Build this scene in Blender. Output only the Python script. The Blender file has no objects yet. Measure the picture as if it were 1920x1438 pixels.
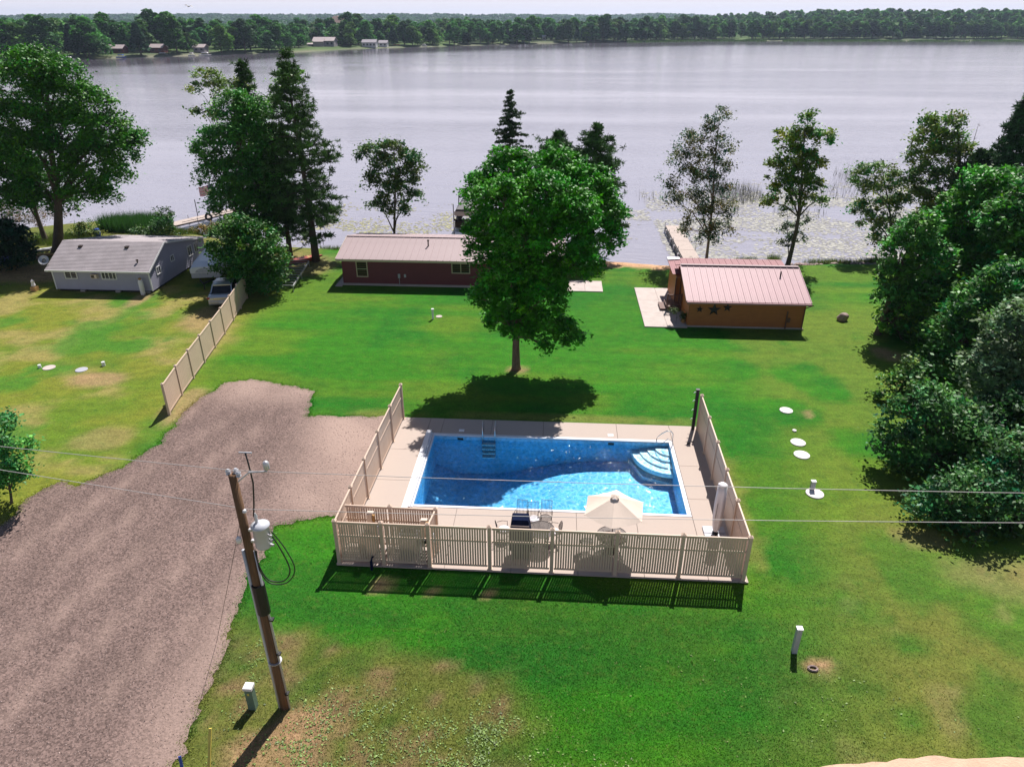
import bpy, bmesh, math, random
import numpy as np
from mathutils import Vector, Matrix

S = bpy.context.scene
COL = S.collection
R = math.radians
rnd = random.Random(7)
rng = np.random.default_rng(11)

# ------------------------------------------------------------ camera, sky, sun, exposure
F_PX, PITCH, YAW, H_CAM = 1331.0, R(27.1), R(3.6), 18.0
cam = bpy.data.cameras.new('camera'); cam.sensor_width = 36.0; cam.lens = F_PX / 1920 * 36
cam.clip_start = 0.5; cam.clip_end = 30000
camo = bpy.data.objects.new('camera', cam); COL.objects.link(camo)
camo.location = (0, 0, H_CAM); camo.rotation_euler = (math.pi / 2 - PITCH, 0, YAW)
S.camera = camo

SUN_EL, SUN_AZ = R(54), R(16.5)          # azimuth measured from +Y (the lake) towards +X
w = bpy.data.worlds.new('World'); S.world = w; w.use_nodes = True
nt = w.node_tree; nt.nodes.clear()
sky = nt.nodes.new('ShaderNodeTexSky'); sky.sky_type = 'NISHITA'; sky.sun_disc = False
sky.sun_elevation = SUN_EL; sky.sun_rotation = SUN_AZ; sky.air_density = 1.0; sky.dust_density = 0.6; sky.ozone_density = 1.0
# summer haze: a pale veil, thick at the horizon and thin overhead, all the way round
veil = nt.nodes.new('ShaderNodeMixRGB'); veil.inputs[2].default_value = (13.2, 12.4, 13.6, 1)
tcw = nt.nodes.new('ShaderNodeTexCoord'); sxw = nt.nodes.new('ShaderNodeSeparateXYZ'); mrw = nt.nodes.new('ShaderNodeMapRange')
nt.links.new(tcw.outputs['Generated'], sxw.inputs[0]); nt.links.new(sxw.outputs['Z'], mrw.inputs[0])
mrw.inputs[1].default_value = 0.05; mrw.inputs[2].default_value = 0.30; mrw.inputs[3].default_value = 0.95; mrw.inputs[4].default_value = 0.0
nt.links.new(mrw.outputs[0], veil.inputs[0])
bg = nt.nodes.new('ShaderNodeBackground'); bg.inputs[1].default_value = 0.05
wo = nt.nodes.new('ShaderNodeOutputWorld')
nt.links.new(sky.outputs[0], veil.inputs[1]); nt.links.new(veil.outputs[0], bg.inputs[0]); nt.links.new(bg.outputs[0], wo.inputs[0])

sun = bpy.data.lights.new('sun', 'SUN'); sun.energy = 5.0; sun.angle = R(0.5); sun.color = (1.0, 0.955, 0.90)
suno = bpy.data.objects.new('sun', sun); COL.objects.link(suno)
sd = Vector((math.sin(SUN_AZ) * math.cos(SUN_EL), math.cos(SUN_AZ) * math.cos(SUN_EL), math.sin(SUN_EL)))
suno.rotation_euler = sd.to_track_quat('Z', 'Y').to_euler(); suno.location = (20, 40, 60)

S.view_settings.view_transform = 'Standard'; S.view_settings.look = 'None'
S.view_settings.exposure = 0.55; S.view_settings.gamma = 1.0; S.view_settings.use_curve_mapping = False
S.render.engine = 'CYCLES'
S.cycles.max_bounces = 6; S.cycles.transparent_max_bounces = 12; S.cycles.diffuse_bounces = 2
S.cycles.volume_bounces = 0; S.cycles.use_denoising = True; S.cycles.caustics_reflective = False; S.cycles.caustics_refractive = False

# ------------------------------------------------------------ surveying helpers: sight lines of the photograph to metres
_c, _s = math.cos(YAW), math.sin(YAW)
def ray(u, v):
    a = (u - 960) / F_PX; b = (719 - v) / F_PX
    y = math.cos(PITCH) + b * math.sin(PITCH); z = -math.sin(PITCH) + b * math.cos(PITCH)
    return Vector((a * _c - y * _s, a * _s + y * _c, z))
def gd(u, v, z=0.0):                       # point at height z seen along a sight line
    d = ray(u, v); s = (z - H_CAM) / d.z
    return Vector((d.x * s, d.y * s, z))
def at(u, v, y):                           # point at world depth y seen along a sight line
    d = ray(u, v); s = y / d.y
    return Vector((d.x * s, y, H_CAM + d.z * s)), s

# ------------------------------------------------------------ materials
MATS = {}
def ns(mat): return mat.node_tree.nodes, mat.node_tree.links
def mk(name, col, rough=0.7, var=0.0, scale=3.0, metal=0.0, spec=0.5, bump=0.0, bscale=None, attr=None, trans=0.0, stretch=(1, 1, 1), detail=4, col2=None, coat=0.0):
    m = bpy.data.materials.new(name); m.use_nodes = True; N, L = ns(m)
    b = N['Principled BSDF']; b.inputs['Roughness'].default_value = rough; b.inputs['Metallic'].default_value = metal
    b.inputs['Specular IOR Level'].default_value = spec; b.inputs['Coat Weight'].default_value = coat
    src = None
    tc = N.new('ShaderNodeTexCoord'); mp = N.new('ShaderNodeMapping'); mp.inputs['Scale'].default_value = stretch
    L.new(tc.outputs['Object'], mp.inputs[0])
    if attr:
        at_ = N.new('ShaderNodeAttribute'); at_.attribute_name = attr; src = at_.outputs['Color']
    else:
        rgb = N.new('ShaderNodeRGB'); rgb.outputs[0].default_value = (*col, 1); src = rgb.outputs[0]
    if var > 0 or col2:
        n = N.new('ShaderNodeTexNoise'); n.inputs['Scale'].default_value = scale; n.inputs['Detail'].default_value = detail
        n.inputs['Roughness'].default_value = 0.65; L.new(mp.outputs[0], n.inputs['Vector'])
        if col2:
            cr = N.new('ShaderNodeValToRGB'); cr.color_ramp.elements[0].position = 0.38; cr.color_ramp.elements[1].position = 0.64
            L.new(n.outputs[0], cr.inputs[0]); mx = N.new('ShaderNodeMixRGB'); mx.inputs[2].default_value = (*col2, 1)
            L.new(cr.outputs[0], mx.inputs[0]); L.new(src, mx.inputs[1]); src = mx.outputs[0]
        if var > 0:
            mr = N.new('ShaderNodeMapRange'); mr.inputs[1].default_value = 0.25; mr.inputs[2].default_value = 0.75
            mr.inputs[3].default_value = 1 - var; mr.inputs[4].default_value = 1 + var; L.new(n.outputs[0], mr.inputs[0])
            vm = N.new('ShaderNodeVectorMath'); vm.operation = 'SCALE'; L.new(src, vm.inputs[0]); L.new(mr.outputs[0], vm.inputs['Scale'])
            src = vm.outputs[0]
    L.new(src, b.inputs['Base Color'])
    if bump > 0:
        n2 = N.new('ShaderNodeTexNoise'); n2.inputs['Scale'].default_value = bscale or scale * 4; n2.inputs['Detail'].default_value = 4
        L.new(mp.outputs[0], n2.inputs['Vector'])
        bp = N.new('ShaderNodeBump'); bp.inputs['Strength'].default_value = 1.0; bp.inputs['Distance'].default_value = bump
        L.new(n2.outputs[0], bp.inputs['Height']); L.new(bp.outputs[0], b.inputs['Normal'])
    if trans > 0:
        tr = N.new('ShaderNodeBsdfTranslucent'); g = N.new('ShaderNodeMixRGB'); g.blend_type = 'MULTIPLY'; g.inputs[0].default_value = 1
        g.inputs[2].default_value = (1.05, 1.35, 0.55, 1); L.new(src, g.inputs[1]); L.new(g.outputs[0], tr.inputs[0])
        ms = N.new('ShaderNodeMixShader'); ms.inputs[0].default_value = trans
        L.new(b.outputs[0], ms.inputs[1]); L.new(tr.outputs[0], ms.inputs[2]); L.new(ms.outputs[0], N['Material Output'].inputs[0])
    MATS[name] = m
    return m

# ------------------------------------------------------------ mesh building
ORG = {}
class MB:
    def __init__(s): s.v = []; s.f = []
    def add(s, vs, fs):
        o = len(s.v); s.v += [tuple(p) for p in vs]; s.f += [tuple(i + o for i in f) for f in fs]; return s
    def box(s, x0, y0, z0, x1, y1, z1):
        return s.add([(x0, y0, z0), (x1, y0, z0), (x1, y1, z0), (x0, y1, z0), (x0, y0, z1), (x1, y0, z1), (x1, y1, z1), (x0, y1, z1)],
                     [(0, 3, 2, 1), (4, 5, 6, 7), (0, 1, 5, 4), (1, 2, 6, 5), (2, 3, 7, 6), (3, 0, 4, 7)])
    def beam(s, a, b, wd, hg, up=(0, 0, 1)):       # rectangular bar from a to b
        a = Vector(a); b = Vector(b); d = (b - a).normalized(); up = Vector(up)
        if abs(d.dot(up)) > 0.98: up = Vector((0, 1, 0))
        sx = d.cross(up).normalized(); u = sx.cross(d).normalized(); P = []
        for q in (a, b):
            for i, j in ((-1, -1), (1, -1), (1, 1), (-1, 1)): P.append(q + sx * (i * wd / 2) + u * (j * hg / 2))
        return s.add(P, [(0, 1, 2, 3), (7, 6, 5, 4), (0, 4, 5, 1), (1, 5, 6, 2), (2, 6, 7, 3), (3, 7, 4, 0)])
    def tube(s, pts, r, n=8, closed=False):
        pts = [Vector(p) for p in pts]; m = len(pts); rs = r if isinstance(r, (list, tuple)) else [r] * m
        P = []; prev = None
        for i, p in enumerate(pts):
            if closed: d = pts[(i + 1) % m] - pts[i - 1]
            else: d = pts[min(i + 1, m - 1)] - pts[max(i - 1, 0)]
            d.normalize()
            if prev is None:
                t = Vector((0, 0, 1)) if abs(d.z) < 0.9 else Vector((1, 0, 0)); x = d.cross(t).normalized()
            else: x = (prev - d * prev.dot(d)).normalized()
            prev = x; y = d.cross(x)
            for k in range(n):
                a = 2 * math.pi * k / n; P.append(p + (x * math.cos(a) + y * math.sin(a)) * rs[i])
        Fs = []
        for i in range(m if closed else m - 1):
            j = (i + 1) % m
            for k in range(n):
                k2 = (k + 1) % n; Fs.append((i * n + k, i * n + k2, j * n + k2, j * n + k))
        if not closed: Fs.append(tuple(range(n - 1, -1, -1))); Fs.append(tuple((m - 1) * n + k for k in range(n)))
        return s.add(P, Fs)
    def cyl(s, x, y, z0, z1, r0, r1=None, n=16):
        return s.tube([(x, y, z0), (x, y, z1)], [r0, r0 if r1 is None else r1], n)
    def lathe(s, prof, c=(0, 0, 0), n=20):
        P = []; m = len(prof)
        for r, z in prof:
            for k in range(n):
                a = 2 * math.pi * k / n; P.append((c[0] + r * math.cos(a), c[1] + r * math.sin(a), c[2] + z))
        Fs = [(i * n + k, i * n + (k + 1) % n, (i + 1) * n + (k + 1) % n, (i + 1) * n + k) for i in range(m - 1) for k in range(n)]
        if prof[0][0] > 1e-4: Fs.append(tuple(range(n - 1, -1, -1)))
        if prof[-1][0] > 1e-4: Fs.append(tuple((m - 1) * n + k for k in range(n)))
        return s.add(P, Fs)
    def poly(s, pts, d):                            # polygon (3D points) extruded by vector d
        n = len(pts); d = Vector(d); P = [Vector(p) for p in pts]; P += [p + d for p in P]
        return s.add(P, [tuple(range(n - 1, -1, -1)), tuple(range(n, 2 * n))] + [(i, (i + 1) % n, n + (i + 1) % n, n + i) for i in range(n)])
    def slab(s, a, b, c, d, t):                     # thick quad: top a,b,c,d, thickness t downwards along its normal
        a, b, c, d = map(Vector, (a, b, c, d)); nn = (b - a).cross(d - a).normalized()
        return s.poly([a, b, c, d], -nn * t)
    def mesh(s, name, mat=None, org=(0, 0, 0), smooth=False, fix=True):
        me = bpy.data.meshes.new(name); o = Vector(org)
        me.from_pydata([tuple(Vector(p) - o) for p in s.v], [], s.f)
        if fix:
            bm = bmesh.new(); bm.from_mesh(me); bmesh.ops.recalc_face_normals(bm, faces=bm.faces); bm.to_mesh(me); bm.free()
        if smooth: me.polygons.foreach_set('use_smooth', [True] * len(me.polygons))
        if mat: me.materials.append(MATS[mat] if isinstance(mat, str) else mat)
        me.update(); return me

def link(name, data, parent=None, loc=(0, 0, 0), rot=None, **props):
    o = bpy.data.objects.new(name, data); COL.objects.link(o); o.location = loc
    if rot is not None: o.rotation_euler = rot
    if parent is not None: o.parent = parent
    for k, v_ in props.items(): o[k] = v_
    return o
def thing(name, label, cat, loc=(0, 0, 0), group=None, rz=0, local=False):
    o = link(name, None, None, loc, (0, 0, rz), label=label, category=cat)
    if group: o['group'] = group
    ORG[o.name] = Vector((0, 0, 0)) if local else Vector(loc)
    return o
def part(name, mb, mat, parent, label=None, kind=None, smooth=False, fix=True):
    org = ORG[parent.name] if parent else Vector((0, 0, 0))
    me = mb.mesh(name, mat, org, smooth, fix); o = link(name, me, parent); ORG[o.name] = org
    if label: o['label'] = label
    if kind: o['kind'] = kind
    return o
def solo(name, mb, mat, label, cat, loc=(0, 0, 0), group=None, smooth=False):
    me = mb.mesh(name, mat, loc, smooth); o = link(name, me, None, loc, label=label, category=cat)
    if group: o['group'] = group
    ORG[o.name] = Vector(loc); return o
def copy_tree(o, parent=None):
    c = o.copy(); COL.objects.link(c); c.parent = parent; ORG[c.name] = ORG.get(o.name, Vector((0, 0, 0)))
    for ch in list(o.children): copy_tree(ch, c)
    return c
def struct(name, mb, mat, parent=None, smooth=False, fix=True):
    o = part(name, mb, mat, parent, smooth=smooth, fix=fix)
    if parent is None: o['kind'] = 'structure'
    return o
def npmesh(name, V, k, mat, colors=None, smooth=False):     # V: (n,k,3) separate k-gons
    V = np.asarray(V, dtype=np.float32); n = V.shape[0]
    me = bpy.data.meshes.new(name); me.vertices.add(n * k); me.vertices.foreach_set('co', V.reshape(-1))
    me.loops.add(n * k); me.loops.foreach_set('vertex_index', np.arange(n * k, dtype=np.int32))
    me.polygons.add(n); me.polygons.foreach_set('loop_start', np.arange(0, n * k, k, dtype=np.int32))
    if smooth: me.polygons.foreach_set('use_smooth', np.ones(n, dtype=bool))
    me.update(calc_edges=True)
    if colors is not None:
        ca = me.color_attributes.new('Col', 'FLOAT_COLOR', 'POINT')
        c = np.ones((n, k, 4), dtype=np.float32); c[:, :, :3] = colors[:, None, :]; ca.data.foreach_set('color', c.reshape(-1))
    me.materials.append(MATS[mat]); return me

# ------------------------------------------------------------ value noise for the ground colours
_tab = np.random.default_rng(5).random((257, 257))
def vn(x, y):
    xi = np.floor(x).astype(int); yi = np.floor(y).astype(int); fx = x - xi; fy = y - yi
    fx = fx * fx * (3 - 2 * fx); fy = fy * fy * (3 - 2 * fy)
    g = lambda a, b: _tab[a % 256, b % 256]
    return (g(xi, yi) * (1 - fx) + g(xi + 1, yi) * fx) * (1 - fy) + (g(xi, yi + 1) * (1 - fx) + g(xi + 1, yi + 1) * fx) * fy
def fbm(x, y, s, o=4):
    t = 0; a = 0.5; tot = 0
    for i in range(o): t = t + a * vn(x * s + 17.3 * i, y * s + 9.1 * i); tot += a; a *= 0.5; s *= 2.03
    return t / tot
def sstep(a, b, x): t = np.clip((x - a) / (b - a), 0, 1); return t * t * (3 - 2 * t)
def bump(x, y, cx, cy, rx, ry, wob=0.35):
    d = np.sqrt(((x - cx) / rx) ** 2 + ((y - cy) / ry) ** 2) + wob * (fbm(x + cx, y, 0.9, 3) - 0.5) * 2
    return 1 - sstep(0.6, 1.15, d)
SX = [-6000, -300, -60, -52, -46, -40, -36, -31, -27, -18, -10, 0, 4.4, 11, 19, 26, 37, 60, 300, 6000]
SY = [60, 66, 64, 66.5, 70, 69, 66.5, 64, 62.3, 61.5, 60.5, 60, 59.6, 58.6, 59.3, 60.3, 61.5, 64, 80, 80]
FX = [-6000, -900, -500, -320, -251, -214, -165, -151, -41, 124, 275, 436, 900, 6000]
FY = [250, 290, 325, 355, 394, 434, 498, 546, 663, 775, 785, 795, 820, 900]
near_s = lambda x: np.interp(x, SX, SY)
far_s = lambda x: np.interp(x, FX, FY)
LAKE = -0.5
def ground_z(x, y):
    x = np.asarray(x, float); y = np.asarray(y, float)
    d = near_s(x) + 0.5 * (fbm(x, y * 0, 0.35, 3) - 0.5) - y; e = y - far_s(x) - 10 * (fbm(x, x * 0, 0.02, 3) - 0.5)
    zn = np.where(d > 1.8, 0.0, np.where(d > 0, -0.5 * (1 - sstep(0, 1.8, d)), np.maximum(-0.5 + d * 0.22, -3.0)))
    hill = 10 * sstep(150, 420, x) * sstep(15, 170, e) + 5 * sstep(60, 500, e) + 3 * sstep(500, 2500, e)
    zf = np.where(e < 0, np.maximum(-0.5 + e * 0.1, -3.0), -0.5 + 1.6 * sstep(0, 22, e) + hill)
    ridge = sstep(1500, 2600, e) * (1 + 20 * sstep(.35, .75, fbm(x, y * 0.4, 0.0012, 3))) * (1 - 0.0 * x)
    zf = zf + ridge
    return np.where(y < near_s(x) + 60, zn, zf)
# ------------------------------------------------------------ setting: ground sheet
mk('grass', None, rough=0.9, spec=0.15, attr='Col')
N, L = ns(MATS['grass'])
bs = N['Principled BSDF']; src = [n for n in N if n.type == 'ATTRIBUTE'][0].outputs['Color']
geo = N.new('ShaderNodeNewGeometry')
def gnoise(scale, sx=1, sy=1, detail=3, rough=0.6):
    mp = N.new('ShaderNodeMapping'); mp.inputs['Scale'].default_value = (sx, sy, 1); L.new(geo.outputs['Position'], mp.inputs[0])
    n = N.new('ShaderNodeTexNoise'); n.inputs['Scale'].default_value = scale; n.inputs['Detail'].default_value = detail; n.inputs['Roughness'].default_value = rough
    L.new(mp.outputs[0], n.inputs['Vector']); return n.outputs[0]
def scale_by(src, noise, a, b, lo=0.3, hi=0.7):
    mr = N.new('ShaderNodeMapRange'); mr.inputs[1].default_value = lo; mr.inputs[2].default_value = hi; mr.inputs[3].default_value = a; mr.inputs[4].default_value = b
    L.new(noise, mr.inputs[0]); vm = N.new('ShaderNodeVectorMath'); vm.operation = 'SCALE'; L.new(src, vm.inputs[0]); L.new(mr.outputs[0], vm.inputs['Scale']); return vm.outputs[0]
fine = gnoise(9.0, detail=5, rough=0.75)
src = scale_by(src, fine, 0.62, 1.4)
src = scale_by(src, gnoise(1.3, 1.0, 1.6, 4), 0.8, 1.2)
mo = N.new('ShaderNodeMixRGB'); mo.inputs[2].default_value = (0.15, 0.165, 0.03, 1); mor = N.new('ShaderNodeMapRange'); mor.inputs[1].default_value = .52; mor.inputs[2].default_value = .72; mor.inputs[4].default_value = .30
L.new(gnoise(2.6, 1, 1.3, 6, .7), mor.inputs[0]); L.new(mor.outputs[0], mo.inputs[0]); L.new(src, mo.inputs[1]); src = mo.outputs[0]
mo = N.new('ShaderNodeMixRGB'); mo.inputs[2].default_value = (0.012, 0.09, 0.01, 1); mor = N.new('ShaderNodeMapRange'); mor.inputs[1].default_value = .52; mor.inputs[2].default_value = .70; mor.inputs[4].default_value = .38
L.new(gnoise(1.9, 1.2, 1, 6, .7), mor.inputs[0]); L.new(mor.outputs[0], mo.inputs[0]); L.new(src, mo.inputs[1]); src = mo.outputs[0]
# straw coloured flecks
mx = N.new('ShaderNodeMixRGB'); mx.inputs[2].default_value = (0.30, 0.27, 0.10, 1)
cr = N.new('ShaderNodeValToRGB'); cr.color_ramp.elements[0].position = 0.60; cr.color_ramp.elements[1].position = 0.80
cr.color_ramp.elements[1].color = (0.45, 0.45, 0.45, 1)
L.new(gnoise(16.0, detail=3, rough=0.7), cr.inputs[0]); L.new(cr.outputs[0], mx.inputs[0]); L.new(src, mx.inputs[1])
L.new(mx.outputs[0], bs.inputs['Base Color'])
bp = N.new('ShaderNodeBump'); bp.inputs['Distance'].default_value = 0.05; bp.inputs['Strength'].default_value = 0.8
L.new(fine, bp.inputs['Height']); L.new(bp.outputs[0], bs.inputs['Normal'])

POOL = (-5.6, 23.7, 5.65, 29.25)
def axis(lo, hi, step, far, ratio, extra):
    a = list(np.arange(lo, hi + 1e-6, step)); s = step; p = hi
    while p < far: s *= ratio; p += s; a.append(p)
    s = step; p = lo; b = []
    while p > -far: s *= ratio; p -= s; b.append(p)
    a = b[::-1] + a
    for e in extra: a = [q for q in a if abs(q - e) > step * 0.45] + [e]
    return np.array(sorted(a))
gx = axis(-52, 44, 0.4, 5800, 1.09, [POOL[0], POOL[2]])
gy = np.array(sorted([q for q in axis(-2, 70, 0.4, 5800, 1.05, []) if q > -60 and abs(q - POOL[1]) > .18 and abs(q - POOL[3]) > .18] + [POOL[1], POOL[3]]))
X, Y = np.meshgrid(gx, gy); Z = ground_z(X, Y)
def mixc(c, col, m): return c * (1 - m[..., None]) + np.array(col) * m[..., None]
def ground_col(X, Y):
    c = np.zeros(X.shape + (3,)); c[:] = (0.027, 0.150, 0.005)
    lush = fbm(X, Y, 0.16, 4); str_ = fbm(X * 0.25, Y * 1.5, 0.5, 3)
    c = mixc(c, (0.011, 0.122, 0.006), sstep(0.45, 0.62, fbm(X + 60, Y, 0.22, 3)) * 0.8)
    c = mixc(c, (0.092, 0.165, 0.010), sstep(0.44, 0.66, lush * 0.6 + str_ * 0.4) * 0.75)
    # mowing bands
    band = sstep(.3, .7, 0.5 + 0.5 * np.sin(Y * 3.4 + 0.5 * np.sin(X * 0.4) + 1.5 * fbm(X, Y, .2, 2))); mw = band * sstep(.35, .65, fbm(X * .5, Y, .25, 3)); c = c * (0.95 + 0.12 * mw[..., None])
    # left neighbour's lawn: dry, olive
    dry = (1 - sstep(-21.5, -19.0, X + 0.05 * (Y - 40))) * sstep(8, 12, Y)
    c = mixc(c, (0.155, 0.175, 0.020), dry * (0.55 + 0.45 * sstep(0.35, 0.6, fbm(X, Y, 0.3, 4))))
    c = mixc(c, (0.27, 0.215, 0.075), dry * sstep(0.55, 0.72, fbm(X + 9, Y * 1.3, 0.33, 4)) * 0.75)
    c = mixc(c, (0.04, 0.16, 0.012), dry * sstep(0.58, 0.7, fbm(X - 31, Y, 0.28, 4)) * 0.8)
    # near lawn, darker green; bottom right and bottom left drier
    nearm = 1 - sstep(17.5, 21.5, Y + 0.08 * X)
    c = mixc(c, (0.014, 0.092, 0.007), nearm * 0.7 * sstep(0.3, 0.62, fbm(X * .6, Y * 1.6, 0.35, 3)))
    br = sstep(6.2, 13, X + 0.35 * (18 - Y)) * (1 - sstep(22, 30, Y))
    c = mixc(c, (0.150, 0.150, 0.030), br * (0.35 + 0.65 * sstep(0.38, 0.62, fbm(X, Y * 1.2, 0.45, 4))) * 0.85)
    c = mixc(c, (0.26, 0.19, 0.09), br * sstep(0.60, 0.76, fbm(X + 5, Y, 0.9, 4)) * 0.4)
    bl = (1 - sstep(-1.6, 0.6, X + 0.6 * (fbm(X, Y, 0.8, 3) - .5))) * (1 - sstep(14.4, 15.4, Y + 0.22 * X + 1.2 * (fbm(X, Y, 0.9, 3) - 0.5)))
    c = mixc(c, (0.125, 0.125, 0.028), bl * 0.85)
    c = mixc(c, (0.20, 0.125, 0.07), bl * sstep(0.52, 0.66, fbm(X, Y, 1.6, 5)) * 0.75)
    c = mixc(c, (0.05, 0.10, 0.012), bl * sstep(0.56, 0.68, fbm(X + 50, Y, 0.7, 4)) * 0.8)
    # right hand lawn by the trees and the worn strip at the deck edges
    rr = sstep(9, 13, X) * sstep(20, 26, Y) * (1 - sstep(44, 52, Y))
    c = mixc(c, (0.115, 0.165, 0.018), rr * sstep(0.4, 0.6, fbm(X, Y, 0.4, 4)) * 0.7)
    for q in [(0, 31.4, 7.6, 0.45), (7.9, 25, 0.5, 5.5), (-9.2, 31.2, 1.6, 0.5)]:
        c = mixc(c, (0.20, 0.18, 0.045), bump(X, Y, *q, 0.6) * 0.55)
    # bare and worn spots
    for cx, cy, rx, ry, s in [(8.6, 16.3, .6, .36, .9), (-6.9, 13.2, .9, .8, .8), (-7.4, 12.2, 1.4, 1, .7), (20.2, 40.3, .9, 1.3, .7), (19.2, 36.5, .8, .6, .4), (-5.9, 19.0, .5, .35, .9), (-2, 18.9, .35, .25, .8), (-4, 18.8, .4, .2, .7),
                              (-25.5, 34.2, 1.8, 1.0, .7), (-30.0, 46.6, .7, 1.8, .7), (-21.6, 28.0, 1.5, 1.3, .4), (-19.3, 31.5, .9, 2.2, .65), (-23.5, 43.5, 2, 2.6, .6), (16.5, 20.8, 2.4, 1.3, .3), (14.6, 22.8, 1.2, .8, .35), (-2.1, 36.9, .7, .6, .7), (-42, 52, 5, 2.4, .7), (-47, 47, 4, 4, .6), (13.2, 32.6, .4, .5, .6), (-21, 55.6, 4, 3, .5)]:
        c = mixc(c, (0.33, 0.20, 0.115), bump(X, Y, cx, cy, rx, ry) * s)
    # fine strip of sand along the swimming beach, stones and mud elsewhere, the far bank
    d = near_s(X) - Y
    beach = sstep(-12, -9, X) * (1 - sstep(10.3, 11.2, X)); lip = (1 - sstep(2.6, 3.2, d + 1.2 * (fbm(X, Y, 1.2, 2) - .5)))
    c = mixc(c, (0.50, 0.29, 0.17), lip * beach)
    c = mixc(c, (0.13, 0.105, 0.06), (1 - sstep(0.5, 1.3, d)) * (1 - beach) * 0.8)
    c = mixc(c, (0.12, 0.12, 0.035), sstep(54, 57, Y) * (1 - sstep(-24, -18, X)) * (Y < 80) * 0.7)
    e = Y - far_s(X); fm = (e > -30)
    c = mixc(c, (0.07, 0.125, 0.03), fm * 1.0)
    c = mixc(c, (0.10, 0.19, 0.035), fm * sstep(0.5, 0.6, fbm(X, Y, 0.006, 3)) * 1.0)
    c = mixc(c, (0.05, 0.075, 0.03), fm * (e < 300) * sstep(0.45, 0.6, fbm(X, Y, 0.02, 3)))
    c = mixc(c, (0.22, 0.20, 0.15), fm * (e < 5) * 0.8)
    return c
C = ground_col(X, Y)
nx, ny = len(gx), len(gy)
idx = np.arange(nx * ny).reshape(ny, nx)
q = np.stack([idx[:-1, :-1], idx[:-1, 1:], idx[1:, 1:], idx[1:, :-1]], -1).reshape(-1, 4)
cx = (X[:-1, :-1] + X[1:, 1:]).ravel() / 2; cy = (Y[:-1, :-1] + Y[1:, 1:]).ravel() / 2
keep = ~((cx > POOL[0]) & (cx < POOL[2]) & (cy > POOL[1]) & (cy < POOL[3])); q = q[keep].astype(np.int32)
me = bpy.data.meshes.new('ground'); me.vertices.add(nx * ny); me.vertices.foreach_set('co', np.stack([X, Y, Z], -1).astype(np.float32).ravel())
me.loops.add(len(q) * 4); me.loops.foreach_set('vertex_index', q.ravel()); me.polygons.add(len(q)); me.polygons.foreach_set('loop_start', np.arange(0, len(q) * 4, 4, dtype=np.int32))
me.polygons.foreach_set('use_smooth', np.ones(len(q), dtype=bool)); me.update(calc_edges=True)
ca = me.color_attributes.new('Col', 'FLOAT_COLOR', 'POINT'); ca.data.foreach_set('color', np.concatenate([C, np.ones(X.shape + (1,))], -1).astype(np.float32).ravel())
me.materials.append(MATS['grass']); link('ground', me, kind='structure')

# ------------------------------------------------------------ lake
m = bpy.data.materials.new('lake_water'); m.use_nodes = True; MATS['lake_water'] = m; N, L = ns(m); bs = N['Principled BSDF']
bs.inputs['Base Color'].default_value = (0.255, 0.238, 0.310, 1); bs.inputs['Specular IOR Level'].default_value = 1.0; bs.inputs['Roughness'].default_value = 0.12; bs.inputs['IOR'].default_value = 1.33
geo = N.new('ShaderNodeNewGeometry')
n1 = gnoise(0.9, 0.55, 1.7, 3); n2 = gnoise(0.25, 0.6, 1.5, 3); n3 = gnoise(0.012, 0.35, 2.2, 3); n4 = gnoise(4.0, 0.6, 1.5, 2)
add = N.new('ShaderNodeMath'); add.operation = 'MULTIPLY_ADD'; add.inputs[1].default_value = 0.9; L.new(n2, add.inputs[0]); L.new(n1, add.inputs[2])
add2 = N.new('ShaderNodeMath'); add2.operation = 'MULTIPLY_ADD'; add2.inputs[1].default_value = 0.16; L.new(n4, add2.inputs[0]); L.new(add.outputs[0], add2.inputs[2])
mr = N.new('ShaderNodeMapRange'); mr.inputs[1].default_value = 0.36; mr.inputs[2].default_value = 0.62; mr.inputs[3].default_value = 0.15; mr.inputs[4].default_value = 1.0; L.new(n3, mr.inputs[0])
calm_reflection = N.new('ShaderNodeAttribute'); calm_reflection.attribute_name = 'calm_reflection'
cs_ = N.new('ShaderNodeMath'); cs_.operation = 'MULTIPLY_ADD'; cs_.inputs[1].default_value = -0.9; cs_.inputs[2].default_value = 1.0; L.new(calm_reflection.outputs['Fac'], cs_.inputs[0])
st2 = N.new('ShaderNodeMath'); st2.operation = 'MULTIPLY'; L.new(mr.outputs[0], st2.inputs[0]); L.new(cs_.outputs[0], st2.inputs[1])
cmx = N.new('ShaderNodeMixRGB'); cmx.inputs[1].default_value = (0.305, 0.288, 0.345, 1); cmx.inputs[2].default_value = (0.085, 0.075, 0.095, 1); L.new(calm_reflection.outputs['Fac'], cmx.inputs[0]); L.new(cmx.outputs[0], bs.inputs['Base Color'])  # calm far band darkened: the trees' reflection put into the base colour
bp = N.new('ShaderNodeBump'); bp.inputs['Distance'].default_value = 0.10; L.new(st2.outputs[0], bp.inputs['Strength']); L.new(add2.outputs[0], bp.inputs['Height']); L.new(bp.outputs[0], bs.inputs['Normal'])
wx = np.array(sorted(set(SX + FX + list(range(-60, 61, 4))))); P = []; Fc = []
CA = []
for i, x in enumerate(wx):
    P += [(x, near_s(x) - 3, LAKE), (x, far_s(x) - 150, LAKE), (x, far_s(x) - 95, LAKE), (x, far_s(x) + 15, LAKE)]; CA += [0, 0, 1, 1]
for i in range(len(wx) - 1):
    for k in range(3): Fc.append((4 * i + k, 4 * i + 4 + k, 4 * i + 5 + k, 4 * i + 1 + k))
mb = MB().add(P, Fc); lake = struct('lake_water', mb, 'lake_water', fix=False); la = lake.data.attributes.new('calm_reflection', 'FLOAT', 'POINT'); la.data.foreach_set('value', CA)

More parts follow.
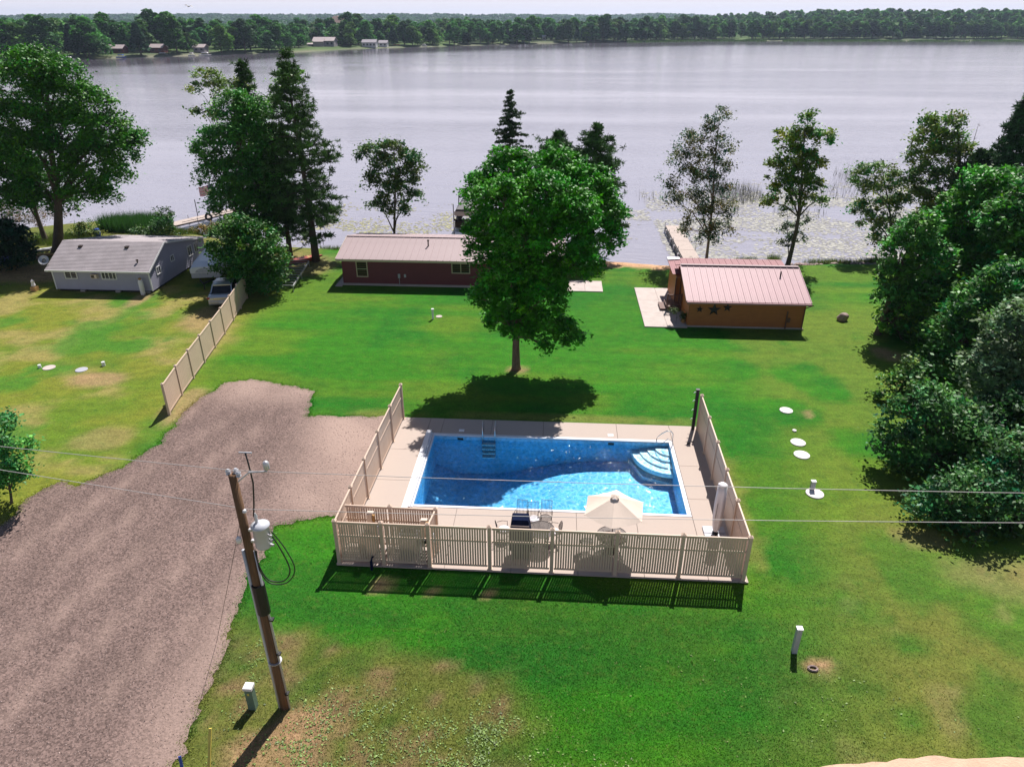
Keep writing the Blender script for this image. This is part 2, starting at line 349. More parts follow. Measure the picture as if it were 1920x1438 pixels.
# haze: the air between here and the far shore
hm = bpy.data.materials.new('haze'); hm.use_nodes = True; N, L = ns(hm); N.clear()
pv = N.new('ShaderNodeVolumePrincipled'); pv.inputs['Color'].default_value = (0.62, 0.76, 1.0, 1); pv.inputs['Density'].default_value = 0.00010; pv.inputs['Anisotropy'].default_value = 0.3
on = N.new('ShaderNodeOutputMaterial'); L.new(pv.outputs[0], on.inputs['Volume']); MATS['haze'] = hm
hb = MB().box(-6600, -100, -4.5, 6600, 6700, 95); hz = struct('haze', hb, 'haze'); hz['kind'] = 'stuff'

# ------------------------------------------------------------ gravel drive and sandy road
mk('gravel', (0.150, 0.104, 0.092), rough=0.95, spec=0.2, var=0.16, scale=22, bump=0.03, bscale=14)
N, L = ns(MATS['gravel']); bs = N['Principled BSDF']; geo = N.new('ShaderNodeNewGeometry')
vo = N.new('ShaderNodeTexVoronoi'); vo.inputs['Scale'].default_value = 19; L.new(geo.outputs['Position'], vo.inputs['Vector'])
hs = N.new('ShaderNodeSeparateColor'); L.new(vo.outputs['Color'], hs.inputs[0])
src = bs.inputs['Base Color'].links[0].from_socket
src = scale_by(src, hs.outputs[0], 0.62, 1.55, 0, 1)
src = scale_by(src, gnoise(1.1, 1, 1, 2, 0.5), 0.94, 1.06)
src = scale_by(src, gnoise(0.35, 2.2, 0.5, 3, 0.6), 0.86, 1.14)
atn = N.new('ShaderNodeAttribute'); atn.attribute_name = 'Col'; mxx = N.new('ShaderNodeMixRGB'); mxx.inputs[2].default_value = (0.37, 0.265, 0.225, 1)
sc_ = N.new('ShaderNodeSeparateColor'); L.new(atn.outputs['Color'], sc_.inputs[0]); L.new(sc_.outputs[0], mxx.inputs[0]); L.new(src, mxx.inputs[1]); L.new(mxx.outputs[0], bs.inputs['Base Color'])
OUT = [(-21.3, 8.6), (-26, 14), (-27, 18), (-24, 20.4), (-21.9, 21.4), (-21.9, 23.3), (-21.3, 24.4), (-20.4, 24.2), (-19.3, 25.8), (-18.6, 27.8), (-18.9, 31), (-18.2, 34.1), (-16.6, 34.7), (-12.9, 33.4), (-12.5, 30.7), (-10.5, 30.9), (-8.6, 30.9),
       (-7.78, 30.5), (-7.8, 26), (-7.84, 22.9), (-8.5, 22.9), (-10.1, 22.5), (-10.8, 21.9), (-10.7, 18.9), (-10.5, 17.1), (-10.15, 14.7), (-10.0, 11.8), (-10.4, 9.5), (-12, 7.5)]
def ragged(poly, step, amp, fixed=()):
    out = []
    for i, a in enumerate(poly):
        b = poly[(i + 1) % len(poly)]; n = max(1, int(math.dist(a, b) / step))
        dx, dy = b[0] - a[0], b[1] - a[1]; l = math.hypot(dx, dy) or 1
        for k in range(n):
            t = k / n; x = a[0] + dx * t; y = a[1] + dy * t
            am = 0 if (x > -8.2 and y > 22.5) else amp
            o = am * (2 * float(fbm(np.array(x), np.array(y), 1.3, 3)) - 1) * 2
            out.append((x - dy / l * o, y + dx / l * o))
    return out
def inside(px, py, poly):
    r = np.zeros(px.shape, bool); n = len(poly)
    for i in range(n):
        x0, y0 = poly[i]; x1, y1 = poly[(i + 1) % n]
        if y0 == y1: continue
        c = ((y0 > py) != (y1 > py)) & (px < (x1 - x0) * (py - y0) / (y1 - y0) + x0); r ^= c
    return r
def sheet(name, poly, z, mat, colf=None, cut=0.5):
    bm = bmesh.new(); vs = [bm.verts.new((x, y, z)) for x, y in poly]; f = bm.faces.new(vs)
    if f.normal.z < 0: f.normal_flip()
    bm.normal_update()
    bm.faces.ensure_lookup_table()
    if bm.faces[0].normal.z < 0: bm.faces[0].normal_flip()
    x0, x1 = min(p[0] for p in poly), max(p[0] for p in poly); y0, y1 = min(p[1] for p in poly), max(p[1] for p in poly)
    for ax, a0, a1 in ((0, x0, x1), (1, y0, y1)):
        t = a0 + cut
        while t < a1:
            co = (t, 0, 0) if ax == 0 else (0, t, 0); no = (1, 0, 0) if ax == 0 else (0, 1, 0)
            bmesh.ops.bisect_plane(bm, geom=bm.verts[:] + bm.edges[:] + bm.faces[:], plane_co=co, plane_no=no); t += cut
    me = bpy.data.meshes.new(name); bm.to_mesh(me); bm.free()
    if colf:
        ca = me.color_attributes.new('Col', 'FLOAT_COLOR', 'POINT')
        co = np.zeros(len(me.vertices) * 3, dtype=np.float32); me.vertices.foreach_get('co', co); co = co.reshape(-1, 3)
        v = colf(co[:, 0], co[:, 1]); c = np.ones((len(co), 4), dtype=np.float32); c[:, 0] = v; c[:, 1] = v; c[:, 2] = v; ca.data.foreach_set('color', c.ravel())
    me.materials.append(MATS[mat]); return link(name, me, kind='structure')
def drive_pale(x, y):
    v = 0.9 * sstep(-13.2, -9.5, x + 0.15 * (y - 26)) * sstep(21.5, 24, y) * (0.45 + 0.9 * fbm(x * .6 + y * .5, y * .3, 0.9, 3))
    v = np.maximum(v, 0.7 * sstep(30.5, 33.8, y) * (0.3 + fbm(x, y, 0.6, 3)))
    tr = np.abs(np.mod((x + 0.36 * (34 - y)), 2.3) - 1.1) ; v = np.maximum(v, 0.34 * (1 - sstep(0.05, 0.45, tr)) * sstep(0.3, 0.6, fbm(x * .7 + y * .3, y * .5, .5, 3)))
    v = np.maximum(v, 0.55 * sstep(-12.3, -10.2, x) * (1 - sstep(19.5, 20.5, y)) * (0.4 + fbm(x, y, 1.2, 3)))
    return np.clip(v, 0, 1)
DRIVE = [(x + (rnd.uniform(-.06, .06) if not (x > -8.2 and y > 22.5) else 0) + .3 * float(fbm(np.array(x * 3.1), np.array(y * 3.1), 1.0, 3) - .5) * (0 if (x > -8.2 and y > 22.5) else 1), y + rnd.uniform(-.05, .05) + .3 * float(fbm(np.array(x * 2.7 + 9), np.array(y * 3.3), 1.0, 3) - .5) * (0 if (x > -8.2 and y > 22.5) else 1)) for x, y in ragged(OUT, 0.12, 0.13)]
sheet('gravel_driveway', DRIVE, 0.02, 'gravel', drive_pale, 0.5)
mk('sand', (0.58, 0.40, 0.29), rough=0.95, spec=0.1, var=0.15, scale=2, bump=0.02, bscale=18)
ROAD = ragged([(7.4, 12.85), (9.0, 13.15), (10.6, 13.35), (13, 13.55), (17, 13.9), (22, 14.4), (22, 7), (-3, 7), (3, 11.2), (5, 12.3)], 0.2, 0.07)
sheet('sandy_road', ROAD, 0.016, 'sand', None, 1.0)
# ------------------------------------------------------------ trees
mk('leaf', None, rough=0.5, spec=0.3, attr='Col', trans=0.19)
mk('needle', None, rough=0.6, spec=0.25, attr='Col', trans=0.12)
mk('bark', (0.10, 0.075, 0.055), rough=0.95, var=0.35, scale=3, stretch=(4, 4, 1), bump=0.03, bscale=8)
mk('bark_mid', (0.17, 0.115, 0.085), rough=0.95, var=0.4, scale=3, stretch=(4, 4, 1), bump=0.03, bscale=8)
mk('bark_pale', (0.30, 0.22, 0.17), rough=0.95, var=0.3, scale=3, stretch=(4, 4, 1), bump=0.03, bscale=8)
def unit(n, g): v = g.normal(size=(n, 3)); return v / np.linalg.norm(v, axis=1, keepdims=True)
def leafcards(C, size, g, upb=0.5, aspect=0.55, bend=None):
    n = len(C); nr = unit(n, g); nr[:, 2] = np.abs(nr[:, 2]) + upb; nr /= np.linalg.norm(nr, axis=1, keepdims=True)
    t = np.cross(nr, unit(n, g)); t /= np.linalg.norm(t, axis=1, keepdims=True) + 1e-9; b = np.cross(nr, t)
    s = size * g.uniform(0.6, 1.35, (n, 1)); return np.stack([C - t * s, C - b * s * aspect, C + t * s, C + b * s * aspect], 1)
def cloud(lobes, dens, size, clump, g, base, varc=0.25, hue=0.12, shell=0.62, flat=0.65, gap=0.0):
    Vs = []; Cs = []
    for (c, r, f) in lobes:
        area = 4 * math.pi * r * r; per = 42; ncl = max(6, int(area * dens / per))
        d = unit(ncl, g); d[:, 2] = np.where(d[:, 2] < -0.55, -d[:, 2], d[:, 2])
        lump = 1 + 0.16 * np.sin(d[:, 0:1] * 5 + c[0]) * np.cos(d[:, 1:2] * 4 + c[1]) + 0.10 * np.sin(d[:, 2:3] * 9 + c[2])
        rad = r * lump * (shell + (1 - shell) * g.random((ncl, 1)) ** 0.5)
        cc = np.array(c) + d * rad * np.array([1, 1, f])
        if gap > 0:
            k = (np.sin(cc[:, 0] * 2.3 + c[1]) + np.sin(cc[:, 1] * 2.7) + np.sin(cc[:, 2] * 3.1 + c[0])) / 3 + g.normal(size=len(cc)) * 0.2 > -1 + gap * 1.1
            cc = cc[k]; ncl = len(cc)
            if ncl == 0: continue
        cs = clump * g.uniform(0.55, 1.5, (ncl, 1))
        nl = per; L_ = np.repeat(cc, nl, 0) + g.normal(size=(ncl * nl, 3)) * np.repeat(cs, nl, 0) * np.array([1, 1, flat]) * 0.6
        Vs.append(leafcards(L_, size, g))
        v = 1 + varc * g.normal(size=(ncl, 1)); v = np.clip(v, 0.45, 1.8); col = np.array(base) * v
        hh = hue * g.normal(size=(ncl, 1)); col = col * np.concatenate([1 + hh * 2.0, 1 + hh * 0.2, 1 - hh], 1)
        col = np.repeat(col, nl, 0) * g.uniform(0.75, 1.25, (ncl * nl, 1)); Cs.append(np.clip(col, 0.002, 0.8))
    return np.concatenate(Vs), np.concatenate(Cs)
def limbs(mb, base, top, r0, lobes, g, twigs=4, lean=(0, 0), fork=0.3):
    base = Vector(base); top = Vector(top); n = 7; P = []
    for i in range(n + 1):
        t = i / n; p = base.lerp(top, t) + Vector((math.sin(t * 5 + base.x) * 0.12 * r0 * 6, math.cos(t * 4) * 0.06, 0)) * (t * (1 - t) * 4) + Vector((lean[0] * math.sin(t * math.pi), 0, 0)); P.append(p)
    rs = [r0 * (1.0 - 0.85 * (i / n) ** 0.8) for i in range(n + 1)]; rs[0] = r0 * 1.3; P.insert(1, P[0].lerp(P[1], .22)); rs.insert(1, r0 * 1.02); n = 8
    mb.tube(P, rs, 10)
    for c, r, f in lobes:
        c = Vector(c); t = min(0.93, max(fork, (c.z - r * 0.55 - base.z) / max(0.1, top.z - base.z) - 0.12)); k = t * n; i = min(n - 1, int(k))
        s = P[i].lerp(P[i + 1], k - i); rr = rs[i] * 0.55
        mid = s.lerp(c, 0.5) + Vector((0, 0, 0.12 * (c - s).length)); mb.tube([s, s.lerp(mid, .55), mid, c.lerp(mid, .35), c], [rr, rr * .85, rr * .65, rr * .45, rr * 0.3], 6)
        for _ in range(twigs):
            d = Vector(unit(1, g)[0]); d.z = abs(d.z) * 0.7 + 0.1; e = c + d * r * 0.85; st = mid.lerp(c, 0.3 + 0.6 * g.random())
            mb.tube([st, st.lerp(e, .5) + Vector((0, 0, .1 * r)), e], [rr * .32, rr * .2, 0.012], 4)
def broadleaf(name, label, base, lobes, r0, color, dens=75, size=0.11, clump=0.42, seed=1, depth=None, bark='bark', gap=0.0, group=None, top=None, cat='tree', lean=(0, 0), trunk_on=True, hue=0.12, fork=0.3, varc=0.25, twigs=4, shell=0.62, trans=None):
    """lobes: (u, v, radius px, depth offset[, flattening]) as sighted at the tree's distance"""
    g = np.random.default_rng(seed); bx, by = base; bz = float(ground_z(bx, by)); LB = []
    for l in lobes:
        p, s = at(l[0], l[1], by + l[3]); LB.append(((p.x, p.y, p.z), l[2] * s / F_PX, l[4] if len(l) > 4 else 0.85))
    o = thing(name, label, cat, (bx, by, bz), group)
    mb = MB(); zt = max(c[2] + r * 0.5 for c, r, f in LB)
    if top is None:
        tl = max(LB, key=lambda q: q[0][2]); top = (tl[0][0], tl[0][1], zt)
    limbs(mb, (bx, by, bz - 0.15), top, r0, LB, g, lean=lean, fork=fork, twigs=twigs)
    part('trunk', mb, bark, o, smooth=True)
    V, Cc = cloud(LB, dens, size, clump, g, color, gap=gap, hue=hue, varc=varc, shell=shell)
    V = V - np.array([bx, by, bz]); keep = V[:, :, 2].min(1) > 0.05; me = npmesh('crown', V[keep], 4, 'leaf', Cc[keep]); link('crown', me, o)
    return o
def pine(name, label, base, h, prof, color, seed=1, r0=0.2, whorls=16, tuft=0.34, droop=-0.05, per=5, group=None, zb=0.22, lean=0.0, nt=9, needles=26, nw=0.028, bare=0.35, spray=.30):
    g = np.random.default_rng(seed); bx, by = base; bz = float(ground_z(bx, by)); o = thing(name, label, 'tree', (bx, by, bz), group)
    mb = MB(); mb.tube([(bx + lean * t * h + 0.06 * math.sin(5 * t), by, bz - .1 + t * h) for t in np.linspace(0, 1, 9)], [r0 * (1.25 - 1.2 * t ** 0.8) + 0.01 for t in np.linspace(0, 1, 9)], 9)
    T = []
    for k in range(whorls):
        t = zb + (1 - zb) * (k / (whorls - 1)) ** 0.9; L0 = prof(t); n = per + int(g.integers(-1, 2)); a0 = g.random() * 6.28
        for j in range(n):
            a = a0 + 6.283 * j / n + g.normal() * 0.25; Ln = L0 * g.uniform(0.6, 1.15)
            if Ln < 0.12: Ln = 0.12
            z0 = bz + h * t + g.normal() * 0.1; s = Vector((bx + lean * t * h, by, z0)); e = s + Vector((math.cos(a) * Ln, math.sin(a) * Ln, droop * Ln + g.normal() * 0.08 * Ln + 0.10 * Ln * (1 if droop > -0.2 else 0)))
            mid = s.lerp(e, .5) + Vector((0, 0, 0.05 * Ln)); mb.tube([s, mid, e], [0.018 + 0.022 * Ln, 0.015 + .008 * Ln, 0.01], 4)
            m_ = max(1, int(round(nt * Ln / 9.0 + g.random() * .8))) if nt else 0
            for q in np.linspace(bare + .1, 1.0, m_) if m_ > 1 else ([.95] if m_ else []):
                q = q + g.normal() * .05; p = s.lerp(mid, q * 2) if q < .5 else mid.lerp(e, min(1.05, (q - .5) * 2)); kk = int(g.integers(4, 8)); rr_ = spray * g.uniform(.6, 1.3) * (0.5 + 0.5 * min(1, Ln / 1.6))
                T += list(np.array(p) + g.normal(size=(kk, 3)) * rr_ * np.array([1, 1, .45]) + np.array([0, 0, .08]))
    T.append(np.array((bx + lean * h, by, bz + h))); T = np.array(T); n = len(T) * needles
    c = np.repeat(T, needles, 0); d = unit(n, g); d[:, 2] = d[:, 2] * 0.7 + 0.25; d /= np.linalg.norm(d, axis=1, keepdims=True)
    sd_ = np.cross(d, unit(n, g)); sd_ /= np.linalg.norm(sd_, axis=1, keepdims=True); ln = tuft * g.uniform(.6, 1.2, (n, 1))
    V = np.stack([c - sd_ * nw + d * .03, c + sd_ * nw + d * .03, c + d * ln + sd_ * nw * .5, c + d * ln - sd_ * nw * .5], 1) - np.array([bx, by, bz])
    col = np.array(color) * np.repeat(np.clip(1 + .3 * g.normal(size=(len(T), 1)), .4, 1.8), needles, 0) * g.uniform(.7, 1.3, (n, 1))
    part('trunk', mb, 'bark', o, smooth=True); me = npmesh('crown', V, 4, 'needle', col); link('crown', me, o); return o

GREEN = (0.035, 0.16, 0.012); DEEP = (0.02, 0.085, 0.016); OLIVE = (0.085, 0.15, 0.02); PALE = (0.12, 0.24, 0.03)
broadleaf('maple_tree', 'large dense bright green tree standing alone on the lawn between the two cottages', (-2.08, 36.95),
    [(962, 330, 54, 1.4), (1040, 322, 54, 2.6), (1103, 350, 46, 2.8), (1128, 395, 44, 2.6), (1120, 450, 46, 2.2), (905, 355, 40, 1.0), (940, 380, 52, -1.6), (1010, 370, 58, -0.4), (1075, 400, 52, 0.2), (975, 450, 55, -1.2), (1040, 440, 60, 0.5), (1090, 490, 38, .2),
     (905, 430, 34, .8), (900, 478, 30, .3), (950, 510, 45, -1), (1010, 520, 52, 0), (1015, 560, 48, -.6), (950, 560, 42, 0), (905, 560, 26, -.6), (975, 610, 40, -.3), (1020, 610, 40, -.5), (1060, 625, 30, -.5), (935, 600, 30, .2), (1000, 470, 50, 1.8), (1090, 500, 34, .8), (1020, 650, 14, -.6)],
    0.25, (0.047, 0.235, 0.008), dens=175, size=0.105, clump=0.28, seed=3, hue=0.14, varc=.3, bark='bark_mid', top=at(985, 330, 37)[0])
# left edge: a broad oak with a second stem behind
broadleaf('oak_tree', 'broad spreading oak with a dark trunk behind the grey house at the left edge', (-43.6, 58.1),
    [(60, 130, 45, 0), (120, 150, 40, 0), (20, 170, 55, 1), (95, 195, 55, 0), (165, 200, 40, 0), (30, 240, 60, 0), (130, 250, 55, 0.5), (200, 245, 40, 0), (245, 265, 26, 0), (225, 290, 30, 0), (170, 300, 45, 0), (80, 300, 55, -1), (10, 310, 50, 0), (215, 330, 28, 0), (150, 350, 40, .5), (60, 360, 42, 0), (190, 365, 26, 0), (20, 380, 36, 1.5), (120, 385, 25, 1)],
    0.45, (0.055, 0.19, 0.014), dens=85, size=0.135, clump=0.55, seed=5, gap=0.33, fork=0.4, top=at(90, 140, 58.1)[0])
broadleaf('oak_tree', 'slimmer second oak with a leaning dark trunk left of the broad oak', (-46.2, 60.5),
    [(30, 280, 40, 0), (70, 330, 34, 0), (-10, 330, 40, 0), (40, 370, 34, 0)], 0.25, DEEP, dens=50, size=0.17, clump=0.5, seed=6, gap=0.2)
broadleaf('spruce_bush', 'dark bushy evergreen at the left edge beside the grey house', (-48.5, 53.0), [(20, 450, 34, 0), (-5, 440, 34, 0), (40, 480, 24, 0), (5, 490, 30, 0)], 0.12, (0.012, 0.05, 0.022), dens=80, size=0.15, clump=.4, seed=7, cat='shrub')
# the group left of the red cottage
pine('pine_tree', 'tallest red pine with a bare reddish trunk nearest the red cottage', (-20.0, 56.5), 15.6, lambda t: 3.9 * (1 - t) ** 0.6 * min(1, .55 + t), (0.050, 0.115, 0.022), seed=21, r0=.27, whorls=21, per=5, zb=.12, nt=13, needles=20, nw=.03, tuft=.34, lean=-.02, spray=.34)
pine('pine_tree', 'second tall pine behind the leafy tree with a dark pointed top', (-25.2, 60.0), 14.8, lambda t: 3.3 * (1 - t) ** 0.65, (0.042, 0.10, 0.022), seed=22, r0=.24, whorls=18, per=5, zb=.2, nt=12, needles=20, nw=.03, tuft=.34, spray=.32)
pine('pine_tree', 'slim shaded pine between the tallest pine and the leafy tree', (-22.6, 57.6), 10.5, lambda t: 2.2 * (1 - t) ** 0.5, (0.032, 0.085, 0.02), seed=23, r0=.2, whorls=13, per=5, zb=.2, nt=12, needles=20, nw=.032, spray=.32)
broadleaf('leafy_tree', 'full leafy tree in front of the pines with bright left side', (-26.4, 57.2),
    [(440, 205, 36, 0), (480, 215, 34, 0), (410, 265, 36, 0), (460, 260, 42, -.6), (385, 285, 26, 0), (505, 270, 34, 0), (400, 330, 32, -.5), (450, 325, 44, 0), (500, 330, 40, 0), (430, 380, 38, 0), (480, 390, 40, 0), (520, 375, 34, .5), (450, 425, 30, 0), (505, 430, 34, 0)],
    0.26, (0.06, 0.21, 0.026), dens=90, size=0.125, clump=0.48, seed=8, gap=.12)
broadleaf('willow_tree', 'pale green airy tree with bare upper branches behind the pines at the water', (-29.3, 64.5),
    [(385, 150, 24, 0), (412, 168, 22, 0), (365, 165, 14, 0), (375, 205, 13, 0), (400, 215, 14, 0), (455, 158, 18, 0)], 0.2, (0.17, 0.25, 0.07), dens=55, size=0.15, clump=0.4, seed=9, gap=.45, lean=(-.4, 0), top=at(400, 180, 64.5)[0])
broadleaf('willow_tree', 'pale green tree top showing just left of the tallest pine', (-21.9, 62.0), [(548, 148, 24, 0), (530, 168, 20, 0), (520, 200, 22, 0)], 0.2, (0.13, 0.27, 0.04), dens=60, size=0.14, clump=0.4, seed=10, gap=.2)
broadleaf('small_tree', 'bushy round tree overhanging the far end of the beige boundary fence', (-22.9, 48.4),
    [(445, 428, 30, 0), (480, 440, 30, 0), (425, 450, 30, 0), (460, 465, 42, -.6), (500, 475, 34, 0), (430, 490, 34, 0), (470, 505, 42, 0), (515, 510, 24, 0), (450, 530, 34, -.2), (495, 530, 30, 0), (415, 470, 22, 0)], 0.13, (0.05, 0.16, 0.018), dens=95, size=0.115, clump=0.36, seed=11, hue=.2)
broadleaf('young_oak', 'small open oak standing at the water behind the red cottage', (-14.4, 61.3),
    [(740, 288, 26, 0), (705, 290, 22, 0), (770, 300, 20, 0), (680, 290, 15, 0), (720, 320, 30, 0), (760, 335, 26, 0), (785, 310, 13, 0), (700, 345, 18, 0), (740, 360, 30, 0), (710, 385, 18, 0), (775, 370, 16, 0), (748, 395, 22, 0)], 0.14, (0.07, 0.14, 0.026), dens=70, size=0.13, clump=0.4, seed=12, gap=.22, hue=.2)
pine('spruce_tree', 'slender pointed spruce rising behind the large lawn tree', (-4.0, 61.0), 13.5, lambda t: 5.0 * (1 - t) ** 0.9 + .05, (0.045, 0.085, 0.035), seed=31, r0=.15, whorls=24, per=8, droop=-.16, zb=.12, nt=30, needles=13, tuft=.15, nw=.03, bare=.1, spray=.11)
pine('pine_tree', 'bushy pine top left of its twin behind the large lawn tree', (0.0, 60.2), 10.2, lambda t: 3.3 * (1 - t) ** .4, (0.045, 0.11, 0.025), seed=32, r0=.14, whorls=12, per=6, nt=14, needles=22, nw=.032, zb=.3)
pine('pine_tree', 'bushy pine top right of its twin behind the large lawn tree', (3.0, 60.2), 10.8, lambda t: 3.6 * (1 - t) ** .48, (0.045, 0.11, 0.025), seed=33, r0=.14, whorls=13, per=6, nt=14, needles=22, nw=.032, zb=.3)
broadleaf('birch_tree', 'airy birch with a straight pale trunk behind the orange cottage', (12.8, 59.3),
    [(1345, 222, 22, 0), (1330, 255, 24, 0), (1290, 270, 26, 0), (1355, 275, 24, 0), (1275, 300, 24, 0), (1320, 310, 32, 0), (1290, 335, 26, 0), (1355, 320, 20, 0), (1245, 345, 16, 0), (1340, 350, 30, 0), (1300, 370, 28, 0), (1265, 375, 18, 0), (1350, 395, 26, 0), (1315, 410, 30, 0), (1290, 430, 18, 0), (1355, 430, 24, 0), (1325, 448, 20, 0)],
    0.14, (0.085, 0.115, 0.035), dens=62, size=0.10, clump=0.42, seed=13, gap=.15, bark='bark_pale', hue=.35, top=at(1350, 215, 59.3)[0])
broadleaf('bass_tree', 'tall tree with a curved dark trunk right behind the orange cottage', (19.3, 58.4),
    [(1515, 225, 15, 0), (1500, 255, 22, 0), (1475, 258, 20, 0), (1540, 262, 22, 0), (1480, 290, 24, 0), (1515, 300, 22, 0), (1455, 320, 22, 0), (1495, 330, 26, 0), (1535, 310, 16, 0), (1470, 350, 24, 0), (1520, 350, 22, 0), (1445, 380, 16, 0), (1495, 375, 18, 0), (1535, 375, 14, 0)],
    0.20, (0.12, 0.22, 0.022), dens=85, size=0.13, clump=0.36, seed=14, gap=.1, hue=.25, lean=(.35, 0), fork=.45, top=at(1510, 230, 58.4)[0])
broadleaf('ivy_shrub', 'leafy growth wrapped round the foot of the curved trunk', (19.6, 58.9), [(1475, 400, 14, 0), (1475, 430, 16, 0), (1505, 420, 16, 0), (1495, 445, 18, 0), (1475, 455, 12, 0)], 0.05, (0.055, 0.11, 0.03), dens=60, size=0.10, clump=.3, seed=15, gap=.2, cat='shrub')
broadleaf('shore_tree', 'smaller pale leaved tree at the water left of the right hand group', (29.8, 62.0),
    [(1650, 325, 24, 0), (1610, 325, 18, 0), (1680, 345, 20, 0), (1640, 355, 24, 0), (1605, 345, 12, 0), (1615, 390, 22, 0), (1655, 390, 28, 0), (1685, 380, 20, 0), (1630, 415, 20, 0), (1665, 430, 26, 0), (1645, 450, 16, 0)], 0.14, (0.13, 0.22, 0.035), dens=75, size=0.12, clump=0.36, seed=16, gap=.18, hue=.2)
broadleaf('shore_tree', 'taller open crowned tree at the water with twin tops', (35.6, 62.5),
    [(1750, 235, 22, 0), (1790, 228, 18, 0), (1740, 265, 28, 0), (1785, 270, 28, 0), (1720, 300, 22, 0), (1765, 300, 30, 0), (1810, 290, 18, 0), (1735, 335, 28, 0), (1780, 335, 26, 0), (1720, 370, 22, 0), (1760, 375, 28, 0), (1745, 400, 24, 0)], 0.22, (0.13, 0.22, 0.03), dens=75, size=0.14, clump=0.42, seed=17, gap=.18, hue=.2, fork=.4)
pine('spruce_tree', 'tall dark spruce at the right edge against the water', (at(1893, 300, 60)[0].x, 60.0), at(1893, 188, 60)[0].z + .1, lambda t: 3.6 * (1 - t) ** .75, (0.03, 0.09, 0.028), seed=34, r0=.2, whorls=22, per=7, nt=16, needles=22, nw=.034, zb=.1)
pine('spruce_tree', 'lower dark spruce between the twin topped tree and the right edge', (at(1835, 300, 61)[0].x, 61.0), at(1835, 275, 61)[0].z, lambda t: 3.2 * (1 - t) ** .6, (0.04, 0.09, 0.024), seed=35, r0=.18, whorls=15, per=7, nt=16, needles=22, nw=.034, zb=.1)
pine('dead_tree', 'thin bare dead tree tip above the trees at the right', (at(1817, 300, 64)[0].x, 64.0), at(1817, 208, 64)[0].z, lambda t: .5 * (1 - t), (0.1, 0.08, 0.06), seed=36, r0=.09, whorls=8, per=3, nt=0, needles=1, tuft=.05, nw=.005)
# the wood along the right side of the lawn
RW = [((24.5, 47.0), 'tall broadleaf tree at the back of the right hand wood', [(1850, 355, 48, 0), (1800, 410, 50, 0), (1870, 420, 60, 0), (1740, 430, 34, 0), (1790, 480, 55, 0), (1860, 500, 60, 0), (1900, 350, 40, 1)], (0.065, 0.25, 0.022), .28, .16),
      ((20.8, 43.5), 'leafy tree at the left front of the right hand wood by the boulder', [(1720, 430, 36, 0), (1690, 470, 34, 0), (1740, 490, 44, 0), (1680, 520, 34, 0), (1710, 560, 46, 0), (1770, 560, 52, 0), (1680, 600, 34, 0), (1730, 630, 46, 0), (1665, 625, 20, 0), (1700, 660, 34, -1), (1740, 690, 44, -1), (1680, 560, 34, -1)], (0.065, 0.22, 0.03), .22, .15),
      ((25.0, 38.5), 'dark broad tree in the middle of the right hand wood', [(1840, 580, 60, 0), (1900, 540, 60, 0), (1790, 640, 56, 0), (1850, 680, 60, 0), (1760, 680, 40, 0), (1900, 650, 50, 1), (1750, 730, 50, -1), (1820, 740, 56, 0)], (0.055, 0.19, 0.034), .28, .15),
      ((22.5, 31.5), 'silvery leaved tree at the right edge above the wires', [(1900, 630, 56, 0), (1850, 690, 46, 0), (1900, 730, 60, 0), (1950, 660, 60, 0), (1860, 760, 40, 0), (1930, 590, 40, 0)], (0.12, 0.20, 0.095), .24, .13),
      ((18.2, 34.5), 'low bright leaved young tree at the edge of the right hand wood', [(1715, 680, 16, 0), (1700, 710, 24, 0), (1680, 725, 26, 0), (1720, 740, 26, 0), (1650, 745, 14, 0), (1690, 770, 34, 0)], (0.085, 0.18, 0.03), .09, .12),
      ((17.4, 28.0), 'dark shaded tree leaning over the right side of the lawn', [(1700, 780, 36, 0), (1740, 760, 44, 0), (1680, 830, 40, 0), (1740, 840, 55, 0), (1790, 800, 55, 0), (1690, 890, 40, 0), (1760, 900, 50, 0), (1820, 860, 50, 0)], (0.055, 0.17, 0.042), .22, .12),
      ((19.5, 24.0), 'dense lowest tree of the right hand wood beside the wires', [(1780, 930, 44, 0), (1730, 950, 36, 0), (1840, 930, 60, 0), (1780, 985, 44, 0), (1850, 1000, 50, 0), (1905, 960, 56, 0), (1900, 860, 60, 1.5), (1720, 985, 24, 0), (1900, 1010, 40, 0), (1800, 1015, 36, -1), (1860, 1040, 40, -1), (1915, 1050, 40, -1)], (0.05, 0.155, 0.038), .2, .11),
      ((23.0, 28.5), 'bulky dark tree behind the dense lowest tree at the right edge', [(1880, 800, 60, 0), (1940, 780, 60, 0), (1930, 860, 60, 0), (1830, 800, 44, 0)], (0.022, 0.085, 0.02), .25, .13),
      ((28.5, 43.0), 'tall broadleaf tree beyond the right edge with its crown above the silvery one', [(1900, 420, 60, 0), (1960, 480, 80, 0), (1890, 500, 60, 0), (1960, 380, 60, 0)], (0.055, 0.19, 0.025), .28, .16)]
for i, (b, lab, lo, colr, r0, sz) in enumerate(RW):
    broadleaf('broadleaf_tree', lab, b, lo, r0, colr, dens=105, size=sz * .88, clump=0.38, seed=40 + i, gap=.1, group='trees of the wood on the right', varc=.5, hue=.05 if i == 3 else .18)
broadleaf('young_tree', 'slim young tree with light green leaves at the left edge of the gravel', (-22.45, 22.8),
    [(5, 800, 26, 0), (30, 850, 30, 0), (-10, 850, 36, 0), (15, 895, 30, 0), (-15, 910, 30, 0), (40, 880, 14, 0)], 0.06, (0.07, 0.28, 0.06), dens=170, size=0.085, clump=.3, seed=60, gap=.08)
